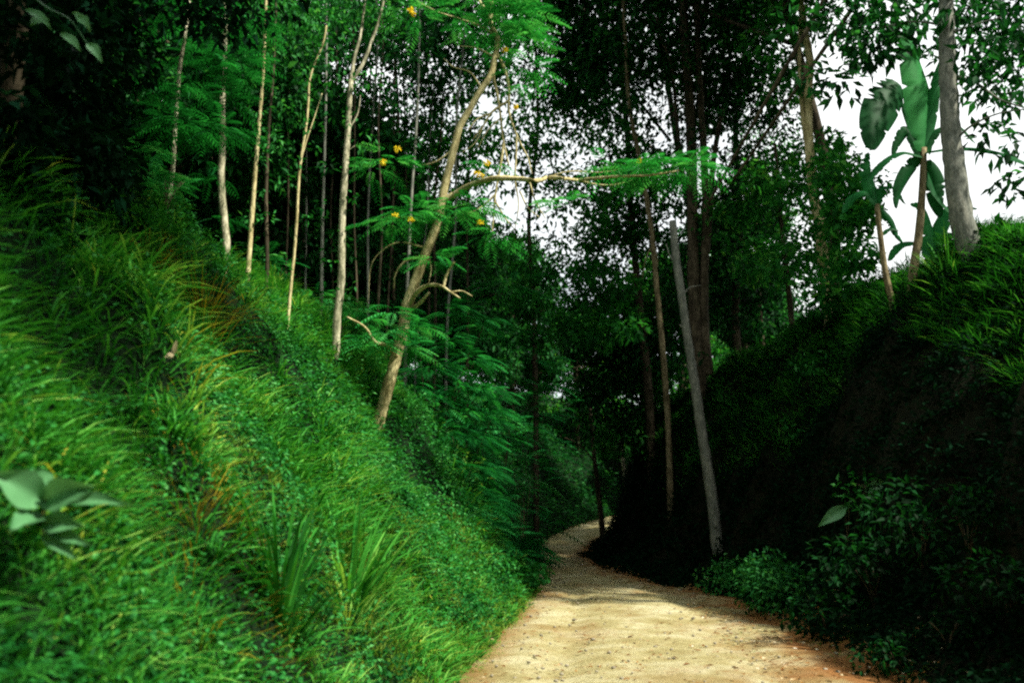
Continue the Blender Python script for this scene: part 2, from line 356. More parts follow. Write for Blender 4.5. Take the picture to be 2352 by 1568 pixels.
# ------------------------------------------------------------------ ground vegetation (stuff)
def pick(n, s0, s1, D0, D1, side=-1, p=1.):
    """points on a bank: s metres outside the path edge, nearer ones denser"""
    u = rng.random(n); Dd = D0*(D1/D0)**(u**p)
    s = rng.uniform(s0, s1, n)
    x = cx(Dd)+side*(hw(Dd)+s)
    return x, Dd, s
def tufts(g, x, Y, nper, L, W, spread=.10, tint=(.3, .7), hill=.25, bend=(.3, 1.1), lean=(.1, .8)):
    n = len(x); W = np.broadcast_to(W, (n,)); nn = gnorm(x, Y); z = gz(x, Y)
    a = rng.uniform(0, 2*PI, n*nper); U = np.stack([np.cos(a), np.sin(a), a*0], -1)
    B = np.repeat(np.stack([x, Y, z], -1), nper, 0)+U*(spread*rng.random(n*nper))[:, None]
    B[:, 2] = gz(B[:, 0], B[:, 1])-.02
    dh = np.repeat(nn*[1, 1, 0], nper, 0)*hill
    Ls = np.repeat(L, nper)*rng.uniform(.45, 1.15, n*nper)
    t = np.repeat(rng.uniform(*tint, n), nper)+rng.uniform(-.12, .12, n*nper)
    blades(g, B, U, Ls, np.repeat(W, nper)*rng.uniform(.7, 1.2, n*nper), rng.uniform(*lean, n*nper), rng.uniform(*bend, n*nper), t, dh)
def yellow(x, Y):      # where the grass on the bank has dried to yellow
    v = 0
    for (px, py, D, r) in ((440, 1170, 6.9, .55), (455, 1215, 6.5, .35), (470, 720, 10.5, .45), (130, 1390, 4.2, .25)):
        c = at(px, py, D); v = v+np.exp(-((x-c[0])**2+(Y-c[1])**2)/r**2)
    return v

# long arching grass on the left bank
g = G()
x, Y, s = pick(11000, .1, 7.5, 2.6, 34, -1, .95)
cl = fbm(x*.9, Y*.9, 41)
keep = (cl > .22) & ((fbm(x*.55+3, Y*.55+8, 63) > .40) | (Y < 6.5)); x, Y, s, cl = x[keep], Y[keep], s[keep], cl[keep]
L = (.21+.55*cl**1.4)*np.interp(s, [0, .8, 2], [.5, .8, 1.])*np.interp(Y, [3, 12, 30], [1.05, 1.15, 1.7])
tn = .28+.35*cl+.18*(fbm(x*2.5, Y*2.5, 91)-.4)+.3*np.clip(yellow(x, Y), 0, 1)
for lo, hi in ((0, .25), (.25, .5), (.5, .75), (.75, 1.01)):
    pass
n = len(x); nper = 13
nn = gnorm(x, Y); a = rng.uniform(0, 2*PI, n*nper); U = np.stack([np.cos(a), np.sin(a), a*0], -1)
B = np.repeat(np.stack([x, Y, gz(x, Y)], -1), nper, 0)+U*(.12*rng.random(n*nper)*np.repeat(np.interp(Y, [3, 30], [.8, 2.]), nper))[:, None]
B[:, 2] = gz(B[:, 0], B[:, 1])-.02
blades(g, B, U, np.repeat(L, nper)*rng.uniform(.45, 1.2, n*nper), .014*np.repeat(np.interp(Y, [3, 12, 30], [.8, 1.4, 2.5]), nper)*rng.uniform(.7, 1.3, n*nper),
       rng.uniform(.1, .8, n*nper), rng.uniform(.4, 1.3, n*nper), np.repeat(tn, nper)+rng.uniform(-.2, .2, n*nper)+.22*(rng.random(n*nper) < .08), np.repeat(nn*[1, 1, 0], nper, 0)*rng.uniform(-.05, .4, (n*nper, 1)))
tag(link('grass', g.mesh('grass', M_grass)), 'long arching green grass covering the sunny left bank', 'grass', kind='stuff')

# fine grass on the left verge
g = G()
x, Y, s = pick(9000, -.35, 1.6, 6, 40, -1, .8)
k = rng.random(len(x)) < np.interp(s, [-.35, 0, .4], [.25, .8, 1]); x, Y, s = x[k], Y[k], s[k]
tufts(g, x, Y, 9, (.10+.12*fbm(x*2, Y*2, 4))*np.interp(s, [-.3, .5], [.5, 1.2])*np.interp(Y, [6, 20, 40], [.9, 1.3, 2]), .008*np.interp(Y, [6, 20, 40], [1, 1.5, 3]), .12, (.45, .85), .1)
tag(link('verge_grass', g.mesh('verge_grass', M_verge)), 'short yellow green grass along the left edge of the path', 'grass', kind='stuff')

# small leafed weeds on the left bank
g = G()
x, Y, s = pick(20000, .4, 8.5, 2.6, 36, -1, .9)
cl = fbm(x*.7+5, Y*.7+9, 77); k = cl > .42; x, Y, cl = x[k], Y[k], cl[k]
n = len(x); nper = 9
sc_ = np.interp(Y, [3, 12, 32], [.6, 1.1, 2.1])
B = np.repeat(np.stack([x, Y, gz(x, Y)+.02], -1), nper, 0); ss = np.repeat(sc_, nper)
B += rdir(n*nper, 0, 1)*(rng.random(n*nper)*.34*ss**.5*np.repeat(cl, nper)*1.4)[:, None]
leaves(g, B, rdir(n*nper, -.5, .5), unit(rdir(n*nper)*.5+[.4, -.1, .8]), .065*ss*rng.uniform(.6, 1.3, n*nper), .038*ss*rng.uniform(.7, 1.2, n*nper),
       np.repeat(.25+.6*cl, nper)+rng.uniform(-.25, .25, n*nper))
tag(link('weeds', g.mesh('weeds', M_weed)), 'mat of small leafed weeds and creepers over the left bank', 'weeds', kind='stuff')

g = G()
x, Y, s = pick(4200, .2, 8.0, 2.8, 34, -1, .95)
pz_ = fbm(x*.55+3, Y*.55+8, 63); k = (pz_ < np.interp(Y, [3, 8, 12], [.33, .40, .52])) | (rng.random(len(x)) < .07); x, Y, pz_ = x[k], Y[k], pz_[k]
n = len(x); nper = 64; ss = np.repeat(np.interp(Y, [3, 12, 32], [.75, 1.15, 2.0]), nper); rad = np.repeat(rng.uniform(.12, .42, n)*np.interp(Y, [3, 12, 32], [.7, 1.0, 1.6]), nper)
d = rdir(n*nper, -.1, 1); B = np.repeat(np.stack([x, Y, gz(x, Y)], -1), nper, 0)+d*(rad*rng.uniform(.45, 1, n*nper))[:, None]*[1, 1, 1.1]
leaves(g, B, unit(d*.7+rdir(n*nper)*.7-[0, 0, .25]), unit(rdir(n*nper)*.5+d*.4+[0, 0, .7]), .062*ss*rng.uniform(.6, 1.3, n*nper), .032*ss*rng.uniform(.7, 1.2, n*nper),
       np.repeat(rng.uniform(.1, .75, n), nper)+rng.uniform(-.2, .25, n*nper)+.35*(rng.random(n*nper) < .05))
tag(link('bank_herbs', g.mesh('bank_herbs', M_weed)), 'rounded tufts of leafy herbs scattered all over the left bank', 'weeds', kind='stuff')

# undergrowth on the forest floor above the left bank
g = G()
x, Y, s = pick(9000, 7, 30, 7, 75, -1, .7)
n = len(x); nper = 10; ss = np.repeat(np.interp(Y, [6, 20, 70], [1, 1.5, 3]), nper)
B = np.repeat(np.stack([x, Y, gz(x, Y)], -1), nper, 0)+rdir(n*nper, 0, 1)*(rng.random(n*nper)*.9*ss**.5)[:, None]
leaves(g, B, rdir(n*nper, -.6, .4), unit(rdir(n*nper)*.6+[0, 0, .8]), .13*ss, .07*ss, rng.uniform(.1, .8, n*nper))
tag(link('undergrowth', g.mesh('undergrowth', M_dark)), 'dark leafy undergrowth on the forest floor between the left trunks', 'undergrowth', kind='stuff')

# right bank: grass on the crest, creepers hanging down the dark face
g = G()
x, Y, s = pick(8500, 3.2, 9.5, 7, 42, 1, .8)
tufts(g, x, Y, 12, .32+.4*fbm(x, Y, 6)*np.interp(Y, [8, 40], [1, 1.6]), .012*np.interp(Y, [7, 40], [1, 2.2]), .16, (.12, .6), .2)
tag(link('crest_grass', g.mesh('crest_grass', M_grass)), 'tall green grass along the crest of the right bank', 'grass', kind='stuff')
g = G()
x, Y, s = pick(19000, .35, 6.5, 5, 50, 1, .85)
cl = fbm(x*.6+2, Y*.6+1, 17); k = (cl > .27); x, Y, cl = x[k], Y[k], cl[k]
n = len(x); nper = 9; ss = np.repeat(np.interp(Y, [6, 16, 45], [.8, 1.2, 2.2]), nper)
B = np.repeat(np.stack([x, Y, gz(x, Y)], -1), nper, 0)+(unit(rdir(n*nper, -.6, .6)+[-.6, 0, 0]))*(rng.random(n*nper)*.38*ss**.5)[:, None]
leaves(g, B, unit(rdir(n*nper, -.9, .2)), unit(rdir(n*nper)*.6+[-.3, 0, .8]), .10*ss*rng.uniform(.6, 1.3, n*nper), .05*ss, rng.uniform(.1, .7, n*nper))
tag(link('creepers', g.mesh('creepers', M_shade_leaf)), 'creepers hanging over the shaded right bank, leaves darkened for shade', 'creepers', kind='stuff')

g = G()
x, Y, s = pick(700, -.7, .7, 6, 22, 1, .8); k = fbm(x*1.6, Y*1.6, 55) > .47; x, Y = x[k], Y[k]
tufts(g, x, Y, 12, .09+.08*fbm(x*3, Y*3, 4), .009, .14, (.3, .8), .05, (.3, 1.2), (.3, 1.3))
tag(link('sparse_grass', g.mesh('sparse_grass', M_verge)), 'sparse low grass and weeds on the reddish right edge of the path', 'grass', kind='stuff')
g = G()
x, Y, s = pick(9000, -.2, 9, 26, 80, -1, .9); n = len(x); nper = 9
ss = np.repeat(np.interp(Y, [26, 80], [1.6, 3]), nper)
B = np.repeat(np.stack([x, Y, gz(x, Y)], -1), nper, 0)+rdir(n*nper, 0, 1)*(rng.random(n*nper)*.6*ss**.5)[:, None]
leaves(g, B, rdir(n*nper, -.6, .4), unit(rdir(n*nper)*.6+[0, 0, .8]), .12*ss, .05*ss, rng.uniform(.1, .9, n*nper))
tag(link('bend_undergrowth', g.mesh('bend_undergrowth', M_dark)), 'leafy undergrowth covering the far left bank round the bend', 'undergrowth', kind='stuff')
# litter and stones on the path
g = G()
n = 2600; Yl = 8*(45/8)**(rng.random(n)**.8); ul = np.where(rng.random(n) < .62, rng.uniform(.5, 1.5, n), rng.uniform(-1.05, 1.05, n))
xl = cx(Yl)+ul*hw(Yl)
zl = np.where(np.abs(ul) < 1, pz(Yl)+.075, gz(xl, Yl)+.03)
leaves(g, np.stack([xl, Yl, zl], -1), rdir(n, -.1, .25), unit(rdir(n)*.35+[0, 0, 1]), rng.uniform(.03, .10, n), rng.uniform(.015, .05, n), rng.uniform(0, .9, n)**1.2)
tag(link('leaf_litter', g.mesh('leaf_litter', M_litter)), 'fallen brown leaves scattered on the dirt track and its right edge', 'leaf litter', kind='stuff')
def ico():
    t = (1+5**.5)/2
    v = unit(np.array([(-1, t, 0), (1, t, 0), (-1, -t, 0), (1, -t, 0), (0, -1, t), (0, 1, t), (0, -1, -t), (0, 1, -t), (t, 0, -1), (t, 0, 1), (-t, 0, -1), (-t, 0, 1)], float))
    f = np.array([(0, 11, 5), (0, 5, 1), (0, 1, 7), (0, 7, 10), (0, 10, 11), (1, 5, 9), (5, 11, 4), (11, 10, 2), (10, 7, 6), (7, 1, 8), (3, 9, 4), (3, 4, 2), (3, 2, 6), (3, 6, 8), (3, 8, 9), (4, 9, 5), (2, 4, 11), (6, 2, 10), (8, 6, 7), (9, 8, 1)])
    return v, f
IV, IF = ico()
g = G()
for k in range(420):
    Yl = 8*(40/8)**rng.random(); u = rng.uniform(-1, 1.2); r = rng.uniform(.006, .022)*(1+Yl/25)
    x_ = cx(Yl)+u*hw(Yl)
    g.add(IV*rng.uniform(.7, 1.2, (12, 1))*[r, r, r*.6]+[x_, Yl, (pz(Yl) if abs(u) < 1 else gz(x_, Yl))+.065], IF, rng.uniform(0, .5))
tag(link('pebbles', g.mesh('pebbles', M_stone, False)), 'small pebbles strewn over the dirt track', 'pebbles', kind='stuff')

# ------------------------------------------------------------------ tree helpers
def trunk_px(pts, D, extend=True):
    """pts: (px, py[, D]) from base upward"""
    P = [at(p[0], p[1], p[2] if len(p) > 2 else D) for p in pts]
    if extend:
        b = P[0]; z = float(gz(b[0], b[1]))
        if z < b[2]-.1:
            d = P[0]-P[1]; k = min((b[2]-z)/max(-d[2], .2)/1.0, 6)
            q = b+np.array([d[0]*.3*k*0, 0, 0]); q[2] = z-.15; P.insert(0, q)
        else: P[0] = P[0]-[0, 0, .1]
    return np.array(P)
def hero(name, label, cat, trunks, D, bmat, blobs=(), lmat=None, leaf=(.12, .06), group=None, feather=False, tint=(.2, .85), branches=(), extra=None, sides=9, zs=.7, droop=.3):
    """trunks: list of (points, w0, w1 in px); branches the same; blobs: (px, py, D, r_m, n)"""
    t0 = trunk_px(trunks[0][0], D)
    root = empty(name, t0[0], label, cat, group)
    g = G()
    for k, (pts, w0, w1) in enumerate(trunks):
        P = t0 if k == 0 else np.array([at(p[0], p[1], p[2] if len(p) > 2 else D) for p in pts])
        k_ = .76 if name == 'forest_tree' else 1; r0, r1 = w0*D/F/2*k_, w1*D/F/2*k_
        tube(g, P, [r0, r1], sides, .08, max(8, len(P)*5))
    part('trunk', g, bmat, root)
    for pts, w0, w1 in branches:
        g = G(); P = np.array([at(p[0], p[1], p[2] if len(p) > 2 else D) for p in pts])
        tube(g, P, [w0*D/F/2, w1*D/F/2], 6, .1, max(6, len(P)*4))
        part('branch', g, bmat, root)
    if blobs:
        g = G()
        if name == 'forest_tree' or 'jungle' in name:
            for q in range(9 if D < 20 else 4):
                k_ = rng.uniform(.15, .95)*(len(t0)-1); a_ = int(k_); c = t0[a_]+(t0[min(a_+1, len(t0)-1)]-t0[a_])*(k_-a_)+rng.uniform(-.25, .25, 3)-[0, .15, 0]
                if feather: fblob(g, c, .15, 4, leaf[0]*.8, 8, tint=tint)
                else: blob(g, c, rng.uniform(.1, .25)*D/16, 12, leaf[0]*.9, leaf[1], tint)
        for b in blobs:
            c = at(b[0], b[1], b[2])
            if feather: fblob(g, c, b[3], b[4], leaf[0], 9, tint=tint)
            else: blob(g, c, b[3], b[4], leaf[0], leaf[1], tint, zs=zs, droop=droop)
        part('crown', g, lmat, root)
    return root

# ---- the leaning pale tree with bare hanging branches, left of the path
DH = float(hit(862, 985)[1]); print('DH', DH)
H = hero('leaning_tree', 'leaning pale tree with bare drooping branches and yellow flowers on the left bank', 'tree',
 [([(862, 985), (874, 949), (892, 883), (914, 803), (929, 737), (933, 707), (951, 656), (966, 612), (982, 571), (1000, 527), (1011, 483), (1019, 439), (1031, 388), (1044, 337), (1055, 293), (1074, 260), (1099, 216), (1127, 172), (1137, 128), (1143, 88), (1128, 60), (1129, 10), (1135, -60)], 30, 11)],
 DH, M_tan,
 branches=[([(1041, 450), (1074, 428, DH-0.3), (1110, 416, DH-0.6), (1147, 409, DH-1.0), (1183, 410, DH-1.0), (1220, 414, DH-1.2), (1257, 408), (1293, 410, DH-1.4), (1330, 414), (1366, 410, DH-1.6), (1418, 405, DH-1.8), (1487, 403, DH-2.0), (1560, 392, DH-2.0)], 16, 4),
  ([(1018, 460), (1041, 447)], 16, 14),
  ([(1330, 414), (1366, 423), (1421, 423), (1451, 414)], 6, 2), ([(1257, 408), (1300, 395), (1380, 396), (1440, 388)], 5, 2),
  ([(1136, 130), (1134, 176), (1143, 220), (1150, 271), (1156, 322), (1169, 381)], 9, 4),
  ([(1140, 120), (1161, 165), (1169, 205), (1169, 256), (1180, 293), (1194, 326), (1213, 363)], 9, 4),
  ([(1169, 231), (1128, 260), (1110, 289), (1086, 322)], 7, 3), ([(1128, 260), (1095, 275), (1075, 300)], 5, 2),
  ([(1110, 289), (1090, 330), (1062, 350)], 4, 2), ([(1150, 271), (1120, 300), (1098, 340)], 4, 2),
  ([(1156, 330), (1154, 352), (1147, 395), (1138, 447), (1134, 494), (1130, 538)], 8, 3), ([(1138, 447), (1099, 480), (1055, 498)], 6, 2),
  ([(1139, 465), (1161, 502), (1182, 527)], 5, 2), ([(1187, 310), (1185, 366), (1183, 414), (1191, 465), (1183, 527)], 6, 2),
  ([(1216, 417), (1231, 465), (1253, 502)], 5, 2), ([(1194, 440), (1215, 480), (1240, 500)], 4, 2), ([(1213, 363), (1222, 400)], 4, 2),
  ([(1143, 88), (1114, 66), (1055, 44), (1008, 29), (960, 4), (930, -20)], 7, 3), ([(1127, 40), (1099, 0), (1080, -30)], 9, 5),
  ([(1130, 128), (1092, 110), (1055, 106)], 5, 2), ([(1105, 200), (1077, 165), (1041, 154), (1019, 135)], 5, 2),
  ([(940, 705), (958, 671, DH-0.4), (980, 656, DH-0.6), (1010, 656, DH-0.8), (1035, 671, DH-1.0), (1057, 685, DH-1.0)], 13, 4), ([(942, 712), (970, 690, DH-0.4), (985, 672, DH-0.6)], 11, 5),
  ([(1019, 658, DH-0.8), (1026, 631, DH-0.8), (1043, 601, DH-0.9)], 8, 5), ([(966, 590), (929, 601), (907, 634), (905, 663)], 6, 3),
  ([(978, 570), (911, 557), (863, 590), (845, 696)], 5, 2), ([(1035, 671, DH-1.0), (1060, 668, DH-1.0), (1085, 680, DH-1.0)], 4, 2),
  ([(914, 820), (880, 790, DH-1.0), (860, 784, DH-1.4), (838, 751, DH-1.6), (797, 728, DH-1.8)], 9, 4), ([(980, 580), (990, 610), (985, 650)], 5, 2),
  ([(1044, 340), (1000, 372), (960, 380), (915, 365)], 5, 2)],
 feather=True, leaf=(.62, .1), lmat=M_fern, tint=(.4, 1.0),
 blobs=[(1180, 40, DH-0.5, .9, 110), (1150, -10, DH-0.5, .8, 60), (1205, 95, DH-0.7, .5, 26), (1210, 155, DH-0.8, .35, 16), (1195, 200, DH-0.8, .25, 7),
  (1030, 485, DH-0.4, .7, 46), (960, 495, DH-0.5, .6, 36), (900, 510, DH-0.6, .5, 22), (1085, 480, DH-0.5, .4, 18), (1120, 545, DH-0.5, .4, 14),
  (1470, 390, DH-1.6, .4, 34), (1520, 385, DH-1.6, .45, 44), (1575, 388, DH-1.6, .4, 34), (1610, 385, DH-1.6, .2, 12), (1380, 380, DH-1.7, .35, 12), (1300, 470, DH-1.7, .35, 10),
  (900, 375, DH-0.2, .5, 18), (860, 390, DH-0.2, .4, 14), (1000, 600, DH-0.8, .5, 18), (1040, 30, DH+0.0, .8, 24), (960, 40, DH+0.0, .7, 20), (1090, 70, DH+0.0, .5, 12), (885, 765, DH-1.0, .35, 22), (930, 800, DH-1.0, .3, 18), (850, 790, DH-1.0, .3, 16), (905, 720, DH-.9, .3, 16), (960, 750, DH-.8, .3, 14), (1130, 380, DH-0.8, .3, 6)])
for px, py in ((948, 32), (913, 342), (880, 372), (1095, 398), (908, 495), (1102, 511), (945, 505), (1160, 115), (1183, 245), (942, 22), (1470, 370), (1120, 375), (1105, 403)):
    g = G(); blob(g, at(px, py, DH-1.1), .065, 40, .05, .04, (0, 1), shell=0); part('flower_cluster', g, M_flower, H)

# ---- pale trunks in the left forest
def lean_leaf(blobs): return blobs
hero('forest_tree', 'pale straight forest tree forking near the top, thickest trunk on the left crest', 'tree',
 [([(775, 720), (783, 650), (785, 560), (787, 480), (792, 400), (797, 330), (801, 270), (803, 225), (806, 185)], 26, 17), ([(805, 195), (815, 130), (826, 90), (835, 30), (845, -40)], 13, 7), ([(806, 190), (832, 150), (855, 90), (866, 60), (876, 25), (890, -40)], 13, 7)],
 17., M_pale, branches=[([(800, 300), (822, 260), (828, 220)], 5, 2), ([(795, 350), (815, 335)], 4, 2)], lmat=M_weed, leaf=(.15, .07),
 blobs=[(840, 10, 17, .9, 260), (900, 0, 17.4, .8, 200), (800, -10, 17, .9, 240), (850, 180, 16.8, .25, 26), (835, 322, 16.8, .3, 30), (870, 60, 17.3, .5, 90)])
hero('forest_tree', 'slender crooked sapling with pale bark leaning left of the forked trunk', 'tree',
 [([(663, 715), (668, 660), (676, 580), (682, 500), (686, 420), (692, 360), (702, 300), (708, 240), (712, 180), (726, 140), (742, 100), (750, 60)], 11, 6), ([(690, 372), (705, 320), (722, 270), (740, 215)], 6, 3)],
 15.5, M_tan, lmat=M_weed, leaf=(.14, .06), blobs=[(750, 60, 15.5, .5, 130), (740, 120, 15.5, .2, 26), (735, 205, 15.5, .2, 20), (690, 20, 15.7, .6, 150), (700, 175, 15.4, .15, 14), (660, 320, 15.4, .3, 24), (715, 290, 15.3, .2, 14)])
hero('forest_tree', 'thin mottled tan trunk second from the left in the forest gap', 'tree',
 [([(572, 590), (577, 520), (583, 440), (588, 370), (594, 300), (599, 240), (604, 180), (608, 90), (612, -20)], 17, 9)], 16.5, M_tan, lmat=M_weed, leaf=(.15, .07),
 blobs=[(600, 30, 16.5, .9, 260), (570, 120, 16.2, .4, 70), (560, 180, 16, .3, 44), (620, 130, 16.4, .4, 60), (590, 250, 16, .2, 16)])
hero('forest_tree', 'thin darker trunk close beside the mottled tan trunk', 'tree',
 [([(614, 600), (612, 520), (611, 440), (614, 370), (617, 300), (622, 240), (628, 160), (632, 60), (636, -20)], 13, 8)], 17.5, M_brown, lmat=M_weed, leaf=(.16, .07),
 blobs=[(650, 20, 17.5, .8, 200), (640, 90, 17.2, .5, 70), (655, 250, 17, .3, 26), (630, 330, 17, .3, 26), (655, 420, 17, .3, 24)])
hero('forest_tree', 'rough mossy trunk half hidden by feathery leaves, leftmost on the crest', 'tree',
 [([(520, 560), (512, 480), (508, 400), (512, 320), (510, 240), (514, 160), (517, 80), (520, -30)], 26, 17)], 13.5, M_pale, lmat=M_fern, feather=True, leaf=(.5, .1), tint=(.05, .6),
 blobs=[(545, 150, 13, .45, 36), (560, 190, 12.8, .3, 20), (500, 60, 13.3, .6, 40), (470, 130, 13, .5, 30), (560, 60, 13.4, .5, 34), (520, 230, 13, .3, 14)])
hero('forest_tree', 'smooth pale leaning trunk rising out of the dark upper left', 'tree',
 [([(385, 480), (398, 380), (402, 300), (408, 220), (414, 150), (424, 90), (433, 20), (440, -50)], 15, 11)], 11.5, M_pale, lmat=M_fern, feather=True, leaf=(.45, .1), tint=(0, .55),
 blobs=[(420, 10, 11.3, .5, 26), (350, 60, 11, .5, 22), (400, 190, 11, .35, 14), (455, 290, 11, .45, 36), (500, 300, 11.2, .35, 26), (400, 280, 10.8, .35, 22), (350, 200, 10.8, .3, 12)])
hero('forest_tree', 'short bluish grey trunk standing in the dark between two pale trunks', 'tree',
 [([(738, 690), (739, 620), (740, 540), (742, 460), (744, 400), (748, 250), (750, 100), (750, -20)], 12, 7)], 19., M_grey, lmat=M_dark, leaf=(.2, .09),
 blobs=[(750, 380, 18.6, .2, 24), (760, 120, 19, .8, 150), (730, 0, 19, .9, 200)])
hero('forest_tree', 'bluish grey trunk behind the leaning tree', 'tree',
 [([(934, 720), (936, 640), (940, 560), (946, 440), (956, 300), (962, 150), (965, -20)], 12, 7)], 22.5, M_grey, lmat=M_dark, leaf=(.22, .1),
 blobs=[(950, 120, 22.5, .9, 160), (980, 20, 22.5, 1., 220), (920, 220, 22.3, .6, 80)])
for k, (x0, y0, x1, y1, D, wd) in enumerate([(700, 690, 700, 100, 25, 7), (765, 690, 772, 60, 26, 6), (820, 700, 812, 80, 24, 7), (845, 700, 868, 60, 25, 9), (868, 710, 880, 70, 23, 8), (890, 715, 905, 90, 27, 7),
      (850, 720, 835, 120, 30, 6), (925, 700, 925, 60, 31, 8), (1000, 690, 1012, 30, 30, 9), (1030, 700, 1068, 60, 27, 9), (985, 690, 978, 50, 33, 8), (655, 650, 668, 60, 24, 7), (630, 640, 640, 80, 28, 6), (880, 690, 848, 100, 33, 6), (1075, 700, 1085, 60, 32, 8), (960, 700, 1000, 100, 29, 6)]):
    j = rng.uniform(-14, 14, 3)
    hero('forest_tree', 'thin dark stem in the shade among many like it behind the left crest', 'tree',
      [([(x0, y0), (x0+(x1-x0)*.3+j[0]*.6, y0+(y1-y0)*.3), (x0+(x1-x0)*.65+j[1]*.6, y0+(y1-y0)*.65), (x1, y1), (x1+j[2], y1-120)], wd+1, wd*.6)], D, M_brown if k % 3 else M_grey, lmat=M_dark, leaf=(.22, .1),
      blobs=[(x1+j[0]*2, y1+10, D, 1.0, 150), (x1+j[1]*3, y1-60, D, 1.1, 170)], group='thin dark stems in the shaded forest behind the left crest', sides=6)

# ---- right hand trees
hero('bare_trunk', 'smooth grey leaning pole-like trunk cut off at the top beside the shaded path', 'bare trunk',
 [([(1648, 1262), (1640, 1180), (1626, 1080), (1610, 980), (1596, 880), (1580, 780), (1567, 690), (1554, 600), (1545, 508)], 27, 17)], 24., M_grey,
 branches=[([(1566, 680), (1585, 660), (1610, 655)], 4, 2), ([(1556, 610), (1540, 590), (1530, 560)], 4, 2), ([(1575, 760), (1560, 745)], 5, 3)])
hero('bare_trunk', 'thin dark leaning trunk standing at the far bend of the path', 'bare trunk',
 [([(1384, 1228), (1378, 1160), (1371, 1100), (1364, 1040), (1357, 960), (1351, 905)], 15, 8)], 46., M_brown, branches=[([(1366, 1060), (1330, 1020), (1285, 1000)], 4, 3)])
hero('bare_trunk', 'short whitish trunk in the dark beyond the bend', 'bare trunk',
 [([(1440, 1180), (1435, 1090), (1428, 1040), (1424, 1000)], 11, 8)], 50., M_pale)
hero('jungle_tree', 'crooked slim trunk curving down through the feathery branch tip', 'tree',
 [([(1530, 900), (1520, 780), (1508, 660), (1495, 520), (1482, 440), (1470, 370), (1455, 300), (1445, 240), (1438, 120), (1430, -20)], 15, 8)], 30., M_mid, lmat=M_dark, leaf=(.3, .14),
 blobs=[(1440, 60, 30, 1.6, 320), (1380, 140, 30, 1.4, 260), (1500, 130, 30.5, 1.4, 240), (1420, 260, 30, 1., 120)],
 branches=[([(1500, 560), (1485, 590), (1475, 640)], 4, 2), ([(1497, 540), (1510, 600), (1505, 650)], 4, 2)])
hero('jungle_tree', 'dark multi-stemmed tree whose stems rise side by side right of the path', 'tree',
 [([(1605, 860), (1598, 780), (1592, 600), (1590, 420), (1584, 240), (1572, 80), (1566, -40)], 34, 20), ([(1628, 860), (1620, 780), (1617, 640), (1622, 500), (1618, 380), (1610, 240), (1603, 100), (1600, -30)], 24, 13), ([(1616, 640), (1630, 480), (1640, 360), (1660, 250)], 20, 10), ([(1560, 335), (1552, 250), (1542, 150), (1520, 90), (1508, 40)], 9, 5), ([(1590, 430), (1575, 380), (1560, 335)], 10, 9)],
 31., M_brown, lmat=M_dark, leaf=(.3, .14),
 blobs=[(1560, 40, 31, 1.8, 360), (1640, 80, 31, 1.7, 320), (1690, 180, 31, 1.4, 240), (1660, 300, 31, 1.2, 150), (1540, 180, 31, 1.3, 160), (1620, -40, 31, 2, 380), (1720, 60, 31.5, 1.5, 260), (1580, 330, 31, .9, 80)])
hero('jungle_tree', 'golden barked twin trunk with a thinner stem beside it on the right bank', 'tree',
 [([(1910, 830), (1906, 760), (1900, 680), (1890, 590), (1878, 500), (1866, 420), (1858, 330), (1856, 220), (1860, 140), (1850, 80), (1838, 0), (1830, -60)], 30, 16), ([(1864, 380), (1848, 300), (1838, 200), (1836, 100), (1836, 40)], 13, 7)],
 24., M_tan, lmat=M_back, leaf=(.26, .13),
 blobs=[(1830, 30, 24, 1.1, 240), (1900, 60, 24.3, .8, 100), (1780, 90, 24, 1.1, 220), (1800, 200, 24, .8, 110), (1900, 330, 24, .6, 90), (1930, 420, 24, .8, 150), (1820, 430, 24, .9, 170), (1850, 560, 24, .9, 190), (1930, 560, 24, .7, 120), (1800, 600, 24.5, .9, 180)]+[(rng.uniform(1880, 2010), rng.uniform(340, 700), 22+rng.uniform(-1, 1), .5, 60) for _ in range(40)],
 branches=[([(1898, 690), (1880, 650), (1860, 640)], 6, 3), ([(1880, 520), (1920, 470), (1950, 450)], 6, 3)])
hero('palm_like_tree', 'thick pale grey trunk flaring at its foot on the grassy right crest', 'tree',
 [([(2260, 640), (2243, 600), (2224, 560), (2208, 500), (2196, 420), (2186, 330), (2180, 240), (2176, 150), (2174, 60), (2172, -60)], 64, 34)],
 15., M_grey, lmat=M_dark, leaf=(.30, .12),
 blobs=[(2200, -20, 14.6, .8, 110), (2290, 40, 14.5, .9, 90), (2310, 170, 14.3, .7, 70), (2240, 120, 14.6, .5, 40), (2330, 110, 14.3, .7, 60), (2120, 40, 15.5, .9, 110), (2040, 20, 15.8, .9, 130), (2000, 90, 15.8, .7, 90), (1950, 30, 16, .7, 90), (2290, 330, 15, .5, 30), (2240, 210, 15, .35, 18)]+[((lambda X_, Y_: (X_ if Y_ < 40 or not 1980 < X_ < 2165 else X_-150, Y_))(rng.uniform(1930, 2360), rng.uniform(-60, 190)))+(16.2+rng.uniform(-.5, 1), .5, 30) for _ in range(30)]+[(rng.uniform(2260, 2380), rng.uniform(200, 560), 15.5, .4, 18) for _ in range(9)],
 branches=[([(2186, 330), (2230, 290, 14.7), (2290, 262, 14.4), (2360, 250, 14.2)], 7, 3), ([(2180, 170), (2240, 190, 14.7), (2300, 230, 14.4), (2360, 250, 14.2)], 8, 3), ([(2176, 80), (2230, 60, 14.7), (2300, 40, 14.4)], 8, 3), ([(2176, 60), (2100, 50, 15.4), (2000, 70, 15.8)], 7, 3)])

